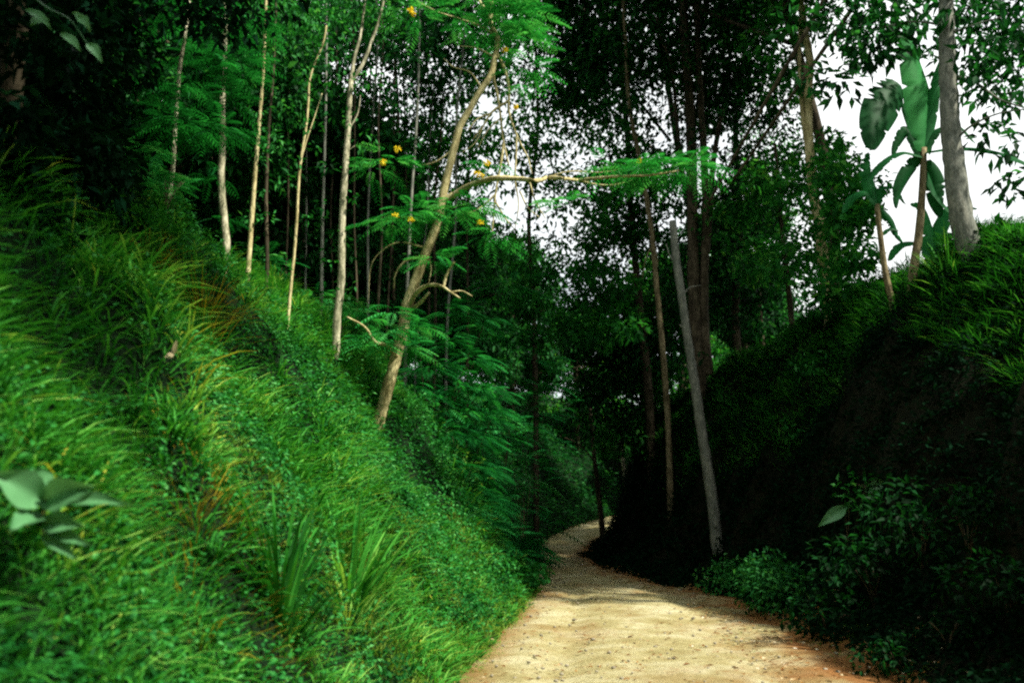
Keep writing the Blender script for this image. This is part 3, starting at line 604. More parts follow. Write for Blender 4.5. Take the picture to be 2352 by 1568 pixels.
# ---- diagonal lianas
for (a, b, lab) in (((1985, -20), (1680, 420), 'dark straight liana slanting across the canopy, right one of two'), ((1905, -20), (1625, 470), 'dark straight liana slanting across the canopy, left one of two')):
    P = np.array([at(a[0], a[1], 19), at((a[0]+b[0])/2-6, (a[1]+b[1])/2+8, 21), at(b[0], b[1], 23.5)])
    root = empty('liana', P[-1], lab, 'liana', 'lianas slanting through the canopy'); g = G(); tube(g, P, [.06, .035], 6, .1, 24); part('stem', g, M_brown, root)

# ---- banana plants
def ribbon(g, P, wid, nrm=(0, -1, .2), tint=.6, tear=.55, fold=.18, n=46):
    P = spline(P, n); T = unit(np.gradient(P, axis=0)); nv = unit(np.asarray(nrm, float)); S = unit(np.cross(T, nv)); Nn = np.cross(S, T)
    t = np.linspace(0, 1, n); w_ = wid*np.clip(np.sin(PI*np.clip(.06+t*.94, 0, 1))**.45, .02, 1)*(1-.35*t)
    wl = w_*(1-tear*rng.random(n)*(rng.random(n) < .14)); wr = w_*(1-tear*rng.random(n)*(rng.random(n) < .14))
    V = np.stack([P-S*wl[:, None]-Nn*(wl*fold*1.6)[:, None], P-S*wl[:, None]*.5, P+Nn*.012, P+S*wr[:, None]*.5, P+S*wr[:, None]-Nn*(wr*fold*1.6)[:, None]], 1)
    i = np.arange(n-1)[:, None]*5; j = np.arange(4)[None]
    g.add(V.reshape(-1, 3), np.stack([i+j, i+j+1, i+5+j+1, i+5+j], -1).reshape(-1, 4), tint+rng.uniform(-.05, .05, n*5))
def banana(label, stem, D, lv, w0, w1, group='banana plants on the right bank', smat=None):
    P = trunk_px(stem, D); root = empty('banana_plant', P[0], label, 'banana plant', group)
    g = G(); tube(g, P, [w0*D/F/2, w1*D/F/2], 9, .05, 14); part('stem', g, smat or M_mid, root)
    for pts, wd, nrm, ti in lv:
        g = G(); Q = np.array([at(p[0], p[1], p[2] if len(p) > 2 else D) for p in pts]); ribbon(g, Q, wd*D/F, nrm, ti); part('leaf', g, M_banana, root)
    return root
banana('tall banana plant with a bright upright leaf in front of the white sky', [(2090, 700), (2098, 620), (2110, 540), (2118, 440), (2122, 340)], 16.5,
 [([(2122, 350), (2122, 280), (2112, 200), (2092, 120), (2085, 55)], 52, (.3, -1, .1), .8), ([(2118, 360), (2070, 350), (2030, 370), (1990, 420)], 20, (0, -.5, 1), .2),
  ([(2060, 190), (2035, 230, 16.2), (2010, 290, 16), (2000, 345, 15.9)], 56, (.1, -1, 0), .1), ([(2122, 360), (2090, 290), (2070, 230), (2062, 190)], 8, (0, -1, 0), .3),
  ([(2122, 345), (2150, 300), (2200, 290), (2240, 330)], 20, (0, -.6, 1), .2), ([(2120, 350), (2080, 400), (2062, 440), (2058, 480)], 20, (.3, -1, .1), .15), ([(2122, 345), (2140, 260), (2150, 190), (2165, 130)], 18, (-.2, -1, 0), .5), ([(2126, 370), (2145, 410), (2150, 460), (2160, 500)], 26, (-.4, -1, 0), .15), ([(2126, 350), (2200, 340, 16), (2270, 345, 15.6), (2350, 372, 15.2), (2400, 400, 15)], 22, (0, -.6, 1), .3),
  ([(2118, 365), (2080, 300), (2060, 330), (2050, 360)], 18, (.2, -1, .1), .1), ([(2122, 380), (2160, 460), (2200, 500), (2260, 520)], 16, (0, -.5, 1), .3)], 24, 14)
banana('short banana plant with wide drooping leaves low behind the tall one', [(2150, 720), (2146, 660), (2140, 600)], 18.5,
 [([(2140, 600), (2110, 560), (2070, 560), (2040, 600)], 20, (0, -.7, 1), .5), ([(2140, 600), (2170, 540), (2210, 540), (2250, 590)], 22, (0, -.7, 1), .3), ([(2140, 600), (2130, 520), (2105, 470), (2090, 470)], 24, (.2, -1, .2), .6), ([(2140, 600), (2160, 520), (2200, 470), (2245, 480)], 22, (-.2, -.8, .6), .5)], 20, 14)
banana('young banana plant with drooping leaves left of the tall one', [(2048, 690), (2036, 640), (2024, 560), (2014, 470)], 17.5,
 [([(2014, 470), (1985, 440), (1960, 450), (1935, 490)], 18, (0, -.7, 1), .5), ([(2014, 470), (2030, 430), (2050, 430), (2080, 470)], 16, (0, -.7, 1), .4), ([(2014, 472), (2000, 430), (1990, 390), (1995, 350)], 22, (.2, -1, .1), .5),
  ([(2016, 475), (2040, 500), (2060, 540), (2075, 560)], 12, (0, -1, .2), .3), ([(2024, 540), (2045, 525), (2065, 530)], 9, (0, -.6, .8), .2)], 17, 12)
for (bx, by, D, lab) in ((1690, 800, 44, 'small banana plant glowing yellow green behind the bank, left of the pair'), (1712, 800, 42, 'small banana plant with a dark stem behind the bank, right of the pair'), (1760, 790, 46, 'small banana plant behind the right bank beside a thin trunk')):
    lv = []
    for k in range(8):
        a = rng.uniform(-1, 1)+(-1 if k % 2 else 1)*.3; r = rng.uniform(45, 80)
        lv.append(([(bx+4, by-85), (bx+a*r*.4, by-85-r*.5), (bx+a*r*.8, by-85-r*.45), (bx+a*r*1.2, by-85-r*.1)], 11, (rng.uniform(-.5, .5), -.7, .7), rng.uniform(.3, 1)))
    banana(lab, [(bx, by), (bx+2, by-50), (bx+4, by-90)], D, lv, 12, 8, smat=M_brown)
hero('jungle_tree', 'slim dark trunk behind the bank beside the small banana plants', 'tree', [([(1752, 800), (1746, 720), (1742, 640), (1735, 500), (1730, 350)], 12, 8)], 40., M_brown, lmat=M_back, leaf=(.3, .15),
     blobs=[(1730, 560, 40, 1.4, 200), (1700, 450, 40, 1.6, 260), (1780, 480, 40, 1.4, 200), (1750, 350, 40, 1.8, 260)])

# ---- background jungle: prototypes with shared meshes, copied with their parts
def make_tree(seed, h, cr, nc, nl, leaf, mat, bmat, label, group, low=.3):
    root = empty('jungle_tree', (0, 0, 0), label, 'tree', group)
    g = G(); k = 7
    P = np.stack([np.cumsum(rng.uniform(-.25, .25, k)), np.cumsum(rng.uniform(-.25, .25, k)), np.linspace(-.3, h*.85, k)], -1); P[0, :2] = P[1, :2] = 0
    tube(g, P, [.022*h, .006*h], 8, .08, 20)
    gc = G()
    for q in range(nc):
        t = rng.uniform(low, 1.02); b = np.array([np.interp(t*h*.85, P[:, 2], P[:, j]) for j in (0, 1)]+[t*h*.8])
        rr = cr*math.sin(PI*min(.98, .25+.68*(t-low)/(1.02-low)))**.8
        a = rng.uniform(0, 2*PI); r = rr*rng.uniform(.35, 1)
        c = b+[math.cos(a)*r, math.sin(a)*r, rng.uniform(.1, .35)*r]
        tube(g, np.array([b, (b+c)/2+[0, 0, .1*r], c]), [.007*h, .0015*h], 5, .1, 7)
        br = cr*rng.uniform(.26, .42)
        blob(gc, c, br, int(nl*br*br/(cr*cr*.11)), leaf[0], leaf[1], (.15, .95), zs=.6)
    o = bpy.data.objects.new('trunk', g.mesh('trunk', bmat)); C.objects.link(o); o.parent = root
    o = bpy.data.objects.new('crown', gc.mesh('crown', mat)); C.objects.link(o); o.parent = root
    return root
def dup(root, loc, rz, s, label, group=None, name=None):
    r = root.copy(); C.objects.link(r); r.location = loc; r.rotation_euler = (rng.uniform(-.04, .04), rng.uniform(-.04, .04), rz); r.scale = (s, s, s*rng.uniform(.9, 1.15)); r['label'] = label
    if group: r['group'] = group
    for ch in list(root.children):
        c = ch.copy(); C.objects.link(c); c.parent = r
    return r
protos = [make_tree(k, 13, 3.6, 46, 300, (.34, .17), M_dark if k < 3 else M_back, M_brown, 'x', 'x', .22) for k in range(5)]
used = set()
def plant(k, x, Y, s, label, group, dz=0):
    z = float(gz(x, Y))-.2+dz
    if k not in used:
        used.add(k); r = protos[k]; r.location = (x, Y, z); r.rotation_euler = (0, 0, rng.uniform(0, 6)); r.scale = (s, s, s); r['label'] = label; r['group'] = group
    else: dup(protos[k], (x, Y, z), rng.uniform(0, 6.3), s, label, group)
LG = 'dense dark trees filling the forest behind the left crest'; LL = 'dense dark leafy tree deep in the shaded forest left of the path'
for (x, Y, s) in [(-9, 21, .85), (-13, 17, .95), (-12, 25, 1.0), (-7.5, 27, .95), (-17, 22, 1.1), (-16, 30, 1.2), (-10, 33, 1.1), (-5.5, 34, .9), (-21, 28, 1.2), (-22, 38, 1.3), (-14, 40, 1.3), (-8, 42, 1.2), (-3.5, 45, 1.0), (-12, 12.5, .8), (-16, 11, .9), (-19, 15, 1.0), (-26, 24, 1.2), (-28, 34, 1.3), (-4, 55, 1.2), (-12, 55, 1.4), (-22, 52, 1.4), (0, 62, 1.2), (-10.5, 8, .7), (-6.5, 38, 1.1), (-9.5, 29, 1.0), (-5.2, 30, .75), (-7, 48, 1.3), (-11, 47, 1.3)]:
    plant(rng.integers(0, 3), x, Y, s, LL, LG)
for (x, Y, s) in [(-7, -7, 1.2), (-13, -3, 1.2), (-12, -13, 1.3), (-4, -16, 1.3), (6, -14, 1.3), (12, -9, 1.1), (14, -18, 1.3), (-17, 4, 1.1), (1, -24, 1.4), (-11, 3, .9), (20, -12, 1.2)]:
    plant(rng.integers(0, 3), x, Y, s, 'tall dark tree added behind the viewer to cut sky light', 'dark trees behind the viewer')  # unseen trees added behind the camera to cut fill light
RG = 'leafy trees on the right bank and beyond the bend'; RL = 'leafy tree standing beyond the shaded stretch of the path, backlit by the sky'
for (x, Y, s) in [(12, 44, 1.0), (10.5, 52, 1.1), (1.5, 68, 1.0), (5, 66, .9), (10, 70, 1.1), (14, 60, .9), (19, 66, 1.1)]:
    plant(rng.integers(1, 5), x, Y, s, RL, RG)

# ---- overhanging canopy right of and above the path
def rb(x0, y0, x1, y1, D, k, r, n, jd=1.5):
    return [(rng.uniform(x0, x1), rng.uniform(y0, y1), D+rng.uniform(-jd, jd), r*rng.uniform(.7, 1.2), int(n*rng.uniform(.7, 1.2))) for _ in range(k)]
hero('jungle_tree', 'dense leafy tree spreading a dark canopy over the bend of the path', 'tree',
     [([(1500, 1120), (1490, 900), (1470, 700), (1450, 500), (1440, 300), (1420, 100)], 22, 12)], 36., M_brown, lmat=M_dark, leaf=(.34, .16), tint=(.1, .9),
     blobs=rb(1270, -60, 1560, 230, 34, 34, 1.6, 300)+rb(1180, -80, 1330, 200, 33, 14, 1.3, 170)+rb(1380, 240, 1560, 560, 36, 20, 1.3, 180)+rb(1330, 620, 1560, 1000, 38, 34, 1.5, 260))
hero('jungle_tree', 'tall dark tree with broad spreading crown behind the multi-stemmed tree', 'tree',
     [([(1700, 900), (1690, 700), (1700, 500), (1690, 300), (1710, 100), (1700, -50)], 20, 10)], 35., M_brown, lmat=M_dark, leaf=(.34, .16), tint=(.1, .9),
     blobs=rb(1560, -80, 1800, 260, 34, 34, 1.5, 260)+rb(1640, 260, 1800, 560, 34, 18, 1.3, 170)+rb(1560, 540, 1760, 760, 35, 16, 1.2, 150)+rb(1760, -60, 1880, 120, 33, 8, 1.2, 130))
hero('jungle_tree', 'leafy tree full of sky gaps behind the golden twin trunk', 'tree',
     [([(1830, 860), (1815, 700), (1800, 560), (1790, 450), (1780, 330)], 16, 7)], 29., M_brown, lmat=M_back, leaf=(.30, .15), tint=(.1, .9),
     blobs=rb(1720, 330, 1960, 640, 29, 24, .95, 120)+rb(1640, 420, 1760, 620, 31, 6, .9, 100)+rb(1900, 460, 1990, 700, 28, 8, .7, 70))
hero('jungle_tree', 'leafy tree full of small sky gaps behind the bare hanging branches', 'tree',
     [([(1230, 900), (1225, 700), (1215, 500), (1235, 300), (1230, 100)], 14, 7)], 34., M_brown, lmat=M_back, leaf=(.30, .15), tint=(.1, .8),
     blobs=rb(1120, 520, 1420, 760, 33, 17, .9, 110)+rb(1130, 180, 1260, 520, 33, 14, 1.1, 90)+rb(1230, 400, 1400, 560, 34, 12, .9, 60)+rb(960, 100, 1130, 480, 32, 18, 1.3, 150)+rb(1140, 210, 1400, 480, 35, 7, .9, 90)+rb(1290, 80, 1450, 330, 34, 14, 1.1, 150)+rb(1330, 420, 1500, 660, 36, 16, .95, 120)+rb(1390, 660, 1570, 1010, 38, 20, 1.2, 190)+rb(1190, 300, 1420, 640, 33, 16, .7, 45)+rb(1160, 640, 1480, 780, 31, 14, .7, 110)+rb(1100, -40, 1240, 200, 33, 14, 1.3, 160))
# trees with crowns added mostly above and beside the frame to cast shade
def world_tree(name, label, P, r0, r1, crown, mat, bmat, leaf, limbs=()):
    P = np.asarray(P, float); P[0, 2] = gz(P[0, 0], P[0, 1])-.15
    root = empty(name, P[0], label, 'tree'); g = G(); tube(g, P, [r0, r1], 9, .08, 30)
    for l in limbs: tube(g, np.array(l, float), [r1*.9, r1*.3], 6, .1, 8)
    part('trunk', g, bmat, root); g = G()
    for (c, r, n) in crown: blob(g, c, r, n, leaf[0], leaf[1], (.1, .9), zs=.7)
    part('crown', g, mat, root); return root
cr_ = [((19.5+rng.uniform(-4, 3.2), 19.5+rng.uniform(-2.8, 6), rng.uniform(12.5, 18)), rng.uniform(1.1, 1.7), 420) for _ in range(26)]
world_tree('jungle_tree', 'spreading tree added off the right edge to shade the path', [(19.5, 20, 6), (19.7, 20, 11), (19.5, 20, 15), (19.3, 20, 18)], .28, .1, cr_, M_back, M_brown, (.26, .13),
           [((19.6, 20, 12), (18, 18.5, 13.5), (17, 18, 14)), ((19.5, 20, 13), (21, 22, 15), (22, 24, 15))])
cr_ = [((22+rng.uniform(-3, 3), 27+rng.uniform(-3, 3), rng.uniform(9.5, 16)), rng.uniform(1.2, 1.7), 380) for _ in range(20)]
world_tree('jungle_tree', 'broad tree added beyond the right crest to shade the path, outermost on that side', [(22, 27, 6), (22.2, 27, 10), (22, 27, 15)], .3, .1, cr_, M_back, M_brown, (.28, .14))
nt = at(15, 300, 6.3); nb = nt.copy(); nb[2] = gz(nb[0], nb[1])
P = [nb, nt, at(30, 150, 6.2), at(60, -100, 6.0), (-1.9, 5.6, 9.2), (-.6, 5.2, 11.5)]
over = [((-.3+rng.uniform(-3.3, 2.6), 5.2+rng.uniform(-3.4, 2.2), rng.uniform(10.5, 13)), rng.uniform(.9, 1.5), 260) for _ in range(26)]; cr_ = []
for _ in range(52):
    c = at(rng.uniform(-80, 270), rng.uniform(-120, 520), rng.uniform(7., 9.5)); cr_.append((c, rng.uniform(.35, .6), 190))
for _ in range(12):
    c = at(*[(25, 255, 5.5), (0, 300, 5.5), (45, 300, 5.6), (40, 340, 5.6), (20, 430, 5.6), (70, 470, 5.8), (0, 520, 5.8), (60, 60, 5.7), (40, -20, 5.7), (90, 120, 5.7), (10, 380, 5.5), (100, 540, 6)][_]); cr_.append((c, .26, 90))
for _ in range(14):
    c = at(rng.uniform(330, 620), rng.uniform(-120, 60), rng.uniform(9, 11)); cr_.append((c, rng.uniform(.35, .6), 90))
nr = world_tree('overhanging_tree', 'near banded trunk at the left edge, its crown over the bank darkened for shade', P, .11, .06, cr_, M_shade_leaf, M_brown, (.15, .07))
g = G()
for c, rr_, n_ in over: blob(g, c, rr_, n_, .34, .17, (.1, .9), zs=.7)
part('crown', g, M_dark, nr)  # overhead crown added out of view to shade the upper left
g = G()
B = [at(*q) for q in ((60, 25, 5), (205, 105, 5), (140, 80, 5), (165, 30, 5), (200, 60, 5), (70, 60, 5))]; T = [at(*q) for q in ((118, 72, 5), (236, 150, 4.9), (185, 122, 5), (205, 75, 5.1), (180, 40, 5), (112, 48, 5.1))]
B = np.array(B); T = np.array(T); [oval(g, b_, t_, .075, np.array([.3, -.9, .4])+rdir(1)[0]*.2, 1.1) for b_, t_ in zip(B, T)]
tube(g, np.array([at(40, -40, 5.1), at(110, 20, 5.05), at(160, 45, 5), at(205, 110, 5)]), [.008, .004], 5, .1, 10)
part('hanging_sprig', g, M_broad, nr)

# ---- feathery and leafy shrubs
def shrub(name, label, pos, rad, mat, kind='f', n=30, L=.6, h=.6, tint=(.3, .9), bias=(.25, -.2, .1), stem=M_brown, cat='shrub', group=None, W=.05):
    pos = np.asarray(pos, float); root = empty(name, pos-[0, 0, .05], label, cat, group)
    g = G()
    for _ in range(5):
        d = rng.uniform(-.5, .5, 2)*rad; tube(g, np.array([pos-[0, 0, .05], pos+[d[0]*.3, d[1]*.3, h*.4], pos+[d[0]*.8, d[1]*.8, h*.72]]), [.012, .004], 5, .1, 7)
    part('stems', g, stem, root); g = G()
    for _ in range(max(2, int(rad*8))):
        c = pos+[rng.uniform(-1, 1)*rad*.6, rng.uniform(-1, 1)*rad*.6, h*rng.uniform(.1, 1.05)]
        if kind == 'f': fblob(g, c, rad*.4, max(3, n//max(2, int(rad*8))), L, 9, tint=tint, dirbias=bias)
        else: blob(g, c, rad*.42, max(6, n//max(2, int(rad*8))), L, W, tint, zs=.8)
    part('foliage', g, mat, root); return root
FG = 'feathery shrubs on the left bank'
for (px, py, r, n, L, h, lab) in [
    (1080, 1060, 1.3, 90, .9, 1.3, 'large feathery shrub jutting towards the path at the end of the left bank'),
    (1010, 960, 1.3, 90, .9, 1.5, 'feathery shrub just right of the leaning tree foot'),
    (1120, 1180, 1.1, 70, .8, 1.0, 'low yellowish feathery shrub above the left edge of the shaded path'),
    (950, 900, .9, 60, .8, 1.4, 'feathery shrub around the base of the leaning tree'),
    (820, 800, .9, 60, .6, .9, 'pale feathery shrub left of the leaning tree foot'),
    (760, 720, .7, 44, .5, .7, 'feathery shrub below the forked pale trunk'),
    (560, 600, .8, 56, .5, .7, 'feathery shrub at the foot of the mottled tan trunk'),
    (470, 520, .9, 70, .55, .9, 'feathery shrub below the mossy leftmost trunk'),
    (380, 500, .8, 70, .5, 1.0, 'bright feathery shrub at the top left of the grassy bank'),
    (300, 470, .7, 60, .45, .9, 'feathery shrub on the crest fading into the upper left shadow'),
    (640, 660, .6, 40, .5, .6, 'small feathery shrub beside the slender sapling')]:
    q = hit(px, py); shrub('feathery_shrub', lab, q, r*max(.7, q[1]/18), M_fern, 'f', n, L*max(.6, q[1]/18), h*max(.7, q[1]/20), group=FG, tint=(.3, .95) if 'yellow' not in lab else (.7, 1))
for (px, py, D, r, n, lab) in [(1150, 700, 29, 2.2, 110, 'tall feathery bush crowding the path behind the leaning tree'), (1200, 860, 31, 2.0, 90, 'dark feathery bush where the left bank meets the bend'), (1060, 820, 25, 1.6, 80, 'feathery bush filling the gap right of the leaning tree')]:
    p = at(px, py, D); h = p[2]-gz(p[0], D); q = np.array([p[0], D, gz(p[0], D)])
    shrub('feathery_shrub', lab, q, r, M_fern, 'f', n, 1.1, max(1.2, h*1.1), group=FG, tint=(.1, .75))
for k in range(30):
    Yk = rng.uniform(13, 33); sk = rng.uniform(4.2, 6.8); xk = cx(Yk)-hw(Yk)-sk; f = Yk/20
    shrub('feathery_shrub', 'feathery shrub among others crowding the crest of the left bank', (xk, Yk, float(gz(xk, Yk))), .75*max(f, .7), M_fern if k % 3 else M_weed, 'f' if k % 3 else 'b', 44 if k % 3 else 330, .55*max(f, .7) if k % 3 else .13, .7*max(f, .7), (.2, .9), group='feathery shrubs crowding the crest of the left bank', W=.06)
for k in range(22):
    Yk = rng.uniform(19.5, 34); sk = rng.uniform(.1, 3.6); xk = cx(Yk)-hw(Yk)-sk; f = Yk/22
    shrub('feathery_shrub', 'feathery shrub among others at the foot of the left bank near the bend', (xk, Yk, float(gz(xk, Yk))), 1.0*f*(.6+.15*sk), M_fern if k % 4 else M_grass, 'f' if k % 4 else 'b', 50 if k % 4 else 330, .75*f if k % 4 else .17, .9*f*(.5+.15*sk), (.1, .85), group='feathery shrubs at the foot of the left bank near the bend', bias=(.5, -.2, .1), W=.05)
q = hit(1195, 1350); shrub('leafy_plant', 'round-leaved teal plant spilling over the left path edge at the shadow line', q, .75, M_weed, 'b', 420, .13, .35, (.3, .8), cat='plant', W=.09)
q = hit(1130, 1330); shrub('leafy_plant', 'low leafy plant just inside the left path edge behind the round-leaved one', q, .7, M_weed, 'b', 360, .12, .35, (.3, .8), cat='plant', W=.08)
# right side mound and dark shrubs
q = hit(1740, 1385); shrub('shrub', 'low teal mound of small leaves on the right path edge', q+[.3, .8, 0], 1.5, M_weed, 'b', 3600, .11, .55, (.3, 1), W=.055)
q = hit(1830, 1400); shrub('shrub', 'low leafy mound right of the teal mound, in shade', q+[.3, .6, 0], 1.2, M_dark, 'b', 1500, .11, .5, (.5, 1), W=.055)
for (px, py, r, n, L, W, h, lab) in [
    (1900, 1460, .6, 300, .10, .05, .35, 'small dark shrub trailing onto the red soil at the right path edge'),
    (2010, 1400, .8, 420, .11, .05, .6, 'dark sprawling shrub at the foot of the right bank'),
    (2120, 1330, .8, 420, .12, .05, .8, 'dark arching shrub on the right bank below the broad leaf'),
    (2230, 1300, .8, 420, .10, .045, .7, 'bluish green shrub catching light at the right edge'),
    (2320, 1420, .7, 420, .10, .045, .6, 'shadowed shrub in the lower right corner'),
    (2180, 1500, .6, 300, .09, .04, .4, 'low dark shrub at the bottom right'),
    (2060, 1540, .5, 240, .09, .04, .3, 'small shrub at the bottom edge beside the track')]:
    q = hit(px, py); f = max(.6, q[1]/10); shrub('shrub', lab, q, r*f, M_dark, 'b', n, L*f, h*f, (0, .6), group='dark shrubs on the lower right bank', W=W*f*1.2)  # darker leaf colour stands in for the dim light on these shrubs
for (px, py, lab) in ((1900, 860, 'leafy spray hanging from the right crest below the golden trunk'), (1870, 1000, 'pale leafed spray lower on the dark right bank'), (2010, 1150, 'small twig spray low on the black right bank')):
    q = hit(px, py); shrub('shrub', lab, q, .8, M_weed, 'b', 150, .17, .3, (.2, .9), W=.06)
# broad leaf plant right
def broad(label, base, lv, mat, w, group=None):
    root = empty('broad_leaf_plant', base, label, 'plant', group); g = G()
    for (p, t, wd) in lv: tube(g, np.array([base, (base+p)/2+[0, 0, .05], p]), [.01, .005], 5, .05, 6)
    part('stems', g, M_brown, root)
    for (p, t, wd) in lv:
        g = G(); oval(g, p, t, wd, np.array([.5, -1, .5])+rdir(1)[0]*.35, rng.uniform(.75, 1.0))
        part('leaf', g, mat, root)
    return root
q = hit(1950, 1290); D = q[1]-.2
broad('plant with one big pale heart-shaped leaf in the shade of the right bank', q, [(at(1942, 1165, D), at(1876, 1212, D-.2), .22), (at(1985, 1130, D), at(2040, 1105, D), .2), (at(1950, 1160, D), at(1962, 1150, D-.1), .1), (at(1975, 1250, D), at(1990, 1220, D), .16)], M_broad, .3)
q = hit(90, 1240); D = q[1]-.5
broad('plant with large grey green leaves at the left edge of the bank', q, [(at(92, 1150, D), at(-30, 1085, D-.2), 0.165), (at(100, 1150, D), at(78, 1085, D+.1), 0.116), (at(105, 1150, D), at(225, 1118, D-.1), 0.143), (at(105, 1160, D), at(310, 1165, D-.1), 0.077),
   (at(100, 1160, D), at(160, 1140, D), 0.099), (at(95, 1190, D), at(20, 1230, D-.2), 0.116), (at(105, 1200, D), at(200, 1210, D-.1), 0.099), (at(110, 1215, D), at(215, 1255, D-.1), 0.066), (at(100, 1230, D), at(180, 1290, D-.1), 0.066)], M_broad, .2)
# strap-leaved clumps and dry tufts
def strap(name, label, px, py, n, L, W, mat, tint, cat, lean=(.1, .9), f=1.):
    q = hit(px, py); root = empty(name, q-[0, 0, .03], label, cat); k = q[1]/6
    a = rng.uniform(0, 2*PI, n); U = np.stack([np.cos(a), np.sin(a), a*0], -1); g = G()
    B = q+U*(.12*k*f*rng.random(n))[:, None]; B[:, 2] = gz(B[:, 0], B[:, 1])-.03
    blades(g, B, U, L*k*rng.uniform(.55, 1.1, n), W*k*rng.uniform(.7, 1.2, n), rng.uniform(*lean, n), rng.uniform(.1, .9, n), rng.uniform(*tint, n))
    g.V[0] = g.V[0]; part('leaves', g, mat, root)
strap('strap_leaf_plant', 'clump of long upright sword-shaped leaves in the left foreground', 640, 1420, 110, 1.1, .027, M_grass, (.1, .6), 'plant', (.05, .6))
strap('strap_leaf_plant', 'second clump of broad sword-shaped leaves right of the upright clump', 800, 1390, 100, .9, .022, M_grass, (.25, .75), 'plant', (.2, .9))
strap('strap_leaf_plant', 'thin upright reedy clump left of the sword-leaved plants', 350, 1450, 54, .75, .012, M_weed, (.4, .8), 'plant', (.02, .4))
strap('grass_tuft', 'pale seeding grass tuft drooping beside the sword-leaved plants', 800, 1440, 110, .6, .009, M_grass, (.6, .95), 'grass tuft', (.3, 1.1))
strap('grass_tuft', 'dry yellow grass tuft high on the left bank', 465, 745, 150, .6, .009, M_dry, (.2, .9), 'grass tuft', (.2, 1.2))
strap('grass_tuft', 'dry yellow tuft near the mossy leftmost trunk', 340, 600, 60, .34, .007, M_dry, (.1, .7), 'grass tuft', (.2, 1.2))
strap('grass_tuft', 'low withered golden patch of grass in the middle of the left bank', 450, 1200, 420, .40, .007, M_dry, (0, .9), 'grass tuft', (.3, 1.4), 6.)
strap('grass_tuft', 'tall thin grass tuft in front of the thick pale trunk', 2180, 640, 60, .5, .010, M_grass, (.4, .8), 'grass tuft', (.05, .7))
q = hit(405, 900); root = empty('dead_leaf', q+[0, 0, .2], 'pale cream dead leaf caught on the grass of the left bank', 'dead leaf'); g = G()
leaves8(g, np.array([q+[0, -.1, .25]]*2), np.array([[.05, -.1, .3], [-.1, -.1, -.05]]), np.array([[.1, -1, .2]]*2), np.array([.11, .07]), np.array([.04, .05]), .8); part('blade', g, M_litter, root)

def inframe(p, m=1.06):
    d = np.asarray(p)-[0, 0, CAMZ]; z = d[1]*cp+d[2]*sp; y = -d[1]*sp+d[2]*cp
    return z > 0 and abs(d[0]/z) < .6*m+1.9/z and abs(y/z) < .4*m+1.9/z
sh = {0: [], 1: []}; sd = np.array([math.sin(SUN_AZ), math.cos(SUN_AZ), math.tan(SUN_EL)])  # leaf clumps added along sun rays to shade the road, kept out of view
for _ in range(6000):
    Yr = rng.uniform(21.8, 58) if _ % 3 else rng.uniform(21.8, 30); xr = cx(Yr)+rng.uniform(-2.6 if Yr < 26 else -10, 6.5); t = rng.uniform(11, 24); c = np.array([xr, Yr, 0])+sd*t
    q_ = c-sd*((c[2]-9)/sd[2])
    if abs(q_[0]-8.5) < 2.6 and abs(q_[1]-16.5) < 3: continue
    if not inframe(c) and len(sh[0])+len(sh[1]) < 420: sh[int(c[1] > 24)].append((tuple(c), rng.uniform(1.4, 2.1), 330))
world_tree('jungle_tree', 'huge tree added off the right edge, its unseen canopy placed to shade the path ahead', [(22, 16, 6), (22, 16, 12), (20, 17, 18), (17, 18, 21)], .45, .15, sh[0], M_dark, M_brown, (.46, .26), [((21.5, 16, 15), (24, 20, 20), (26, 22, 22)), ((21, 16.5, 16), (17, 12, 18), (15, 11, 19))])
world_tree('jungle_tree', 'huge tree added further back off the right edge, its unseen canopy placed to shade the bend', [(33, 36, 4), (33, 36, 14), (31, 35, 20), (29, 34, 24)], .5, .15, sh[1], M_dark, M_brown, (.42, .22), [((32, 35, 18), (28, 30, 22), (25, 28, 24))])
print('shade', len(sh[0]), len(sh[1]))
hero('forest_tree', 'broad dark crowned tree filling the gap above the thin stems', 'tree', [([(905, 720), (900, 500), (915, 300), (905, 100)], 14, 8)], 28., M_brown, lmat=M_dark, leaf=(.26, .12),
     blobs=rb(640, -80, 1090, 200, 28, 46, 1.25, 230)+rb(640, 180, 860, 330, 29, 14, 1.0, 130)+rb(860, 180, 1060, 330, 29, 10, .8, 80))
for (bx, bY, lab, x0, x1, Y0, Y1) in ((10.5, 27, 'tall dark trunk just behind the golden twin trunk, its crown added above the picture for shade', -1, 13, 21, 34), (8.4, 37, 'tall dark trunk on the right bank near the bend, its crown added above the picture for shade', -4, 12, 33, 50)):
    bl = [((rng.uniform(x0, x1), yy, CAMZ+yy*.70+2.2+rng.uniform(0, 5)), rng.uniform(1.8, 2.6), 520) for yy in rng.uniform(Y0, Y1, 60)]  # unseen crowns added above the frame to shade the path
    zc = CAMZ+(Y0+Y1)/2*.70+4
    world_tree('jungle_tree', lab, [(bx, bY, 6), (bx+.2, bY, 12), (bx-.6, bY, 18), (bx-2, bY, zc)], .22, .1, bl, M_dark, M_brown, (.42, .22), [((bx-1, bY, 19), (bx-4, bY-2, 22), (bx-7, bY-3, zc)), ((bx-.8, bY, 18), (bx-3, bY+4, 22), (bx-5, bY+6, zc))])

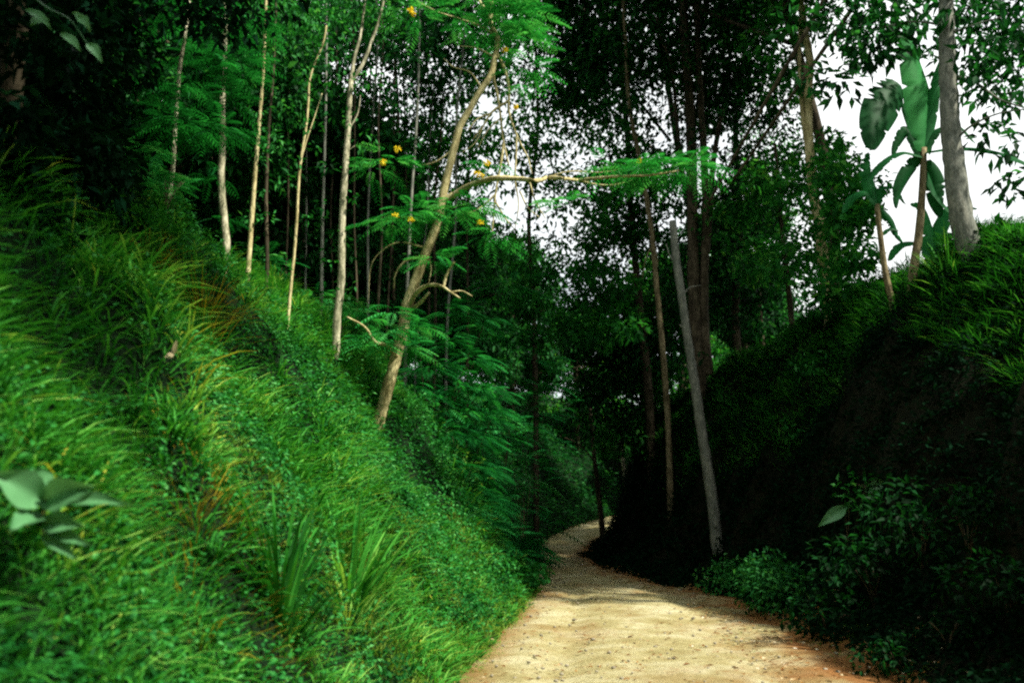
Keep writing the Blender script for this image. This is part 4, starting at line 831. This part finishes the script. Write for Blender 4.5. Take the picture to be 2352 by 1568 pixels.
# ---- tall feathery bushes that hide the end of the left bank
def bush(label, base, D, bl, mat, L, tint):
    P = trunk_px([base, (base[0]+12, base[1]-90)], D); root = empty('feathery_bush', P[0], label, 'bush', 'tall feathery bushes at the end of the left bank'); g = G()
    for b in bl[::2]: c = at(b[0], b[1], D+b[2]); tube(g, np.array([P[0], (P[0]+c)/2+[0, 0, .2], c]), [.03, .008], 5, .1, 9)
    part('stems', g, M_brown, root); g = G()
    for b in bl: fblob(g, at(b[0], b[1], D+b[2]), b[3]*1.25, int(b[4]*1.9), L*.6, 10, tint=tint, dirbias=(.55, -.25, .05), droop=.45)
    part('foliage', g, mat, root)
bush('tall feathery bush right of the leaning trunk, its fronds reaching over the path', (985, 1040), 21.5, [(960, 760, .2, .5, 26), (1030, 790, 0, .5, 30), (1090, 830, 0, .5, 30), (990, 850, -.2, .5, 30), (1060, 890, -.2, .5, 32), (1120, 905, -.2, .4, 30), (1010, 930, -.3, .5, 30), (1080, 960, -.3, .5, 30), (950, 900, -.2, .4, 20), (1050, 720, .4, .5, 26), (1110, 750, .5, .5, 24)], M_fern, .85, (.1, .8))
bush('middle feathery bush hanging over the left edge of the shaded path', (1050, 1180), 20.8, [(1040, 1000, 0, .5, 28), (1100, 1010, 0, .4, 30), (1130, 960, .2, .4, 24), (1010, 1060, -.2, .5, 26), (1080, 1080, -.2, .5, 30), (1120, 1090, 0, .35, 22), (1050, 1130, -.3, .5, 28), (1110, 1160, 0, .4, 24)], M_fern, .85, (0, .65))
bush('lowest bush of the three, yellowish green, beside the left path edge', (1080, 1290), 20.2, [(1060, 1190, 0, .4, 26), (1110, 1210, 0, .4, 28), (1130, 1260, .2, .35, 22), (1080, 1260, -.2, .4, 24), (1150, 1300, 0, .3, 18), (1040, 1240, -.2, .4, 22)], M_fern, .75, (.1, .8))
bush('pale feathery bush in front of the slender trunks left of the leaning tree', (800, 830), 18.5, [(770, 690, 0, .35, 22), (820, 710, 0, .35, 22), (740, 720, 0, .3, 16), (860, 750, 0, .35, 20), (800, 760, -.2, .4, 20), (880, 800, 0, .3, 16)], M_weed, .5, (.5, 1.0))
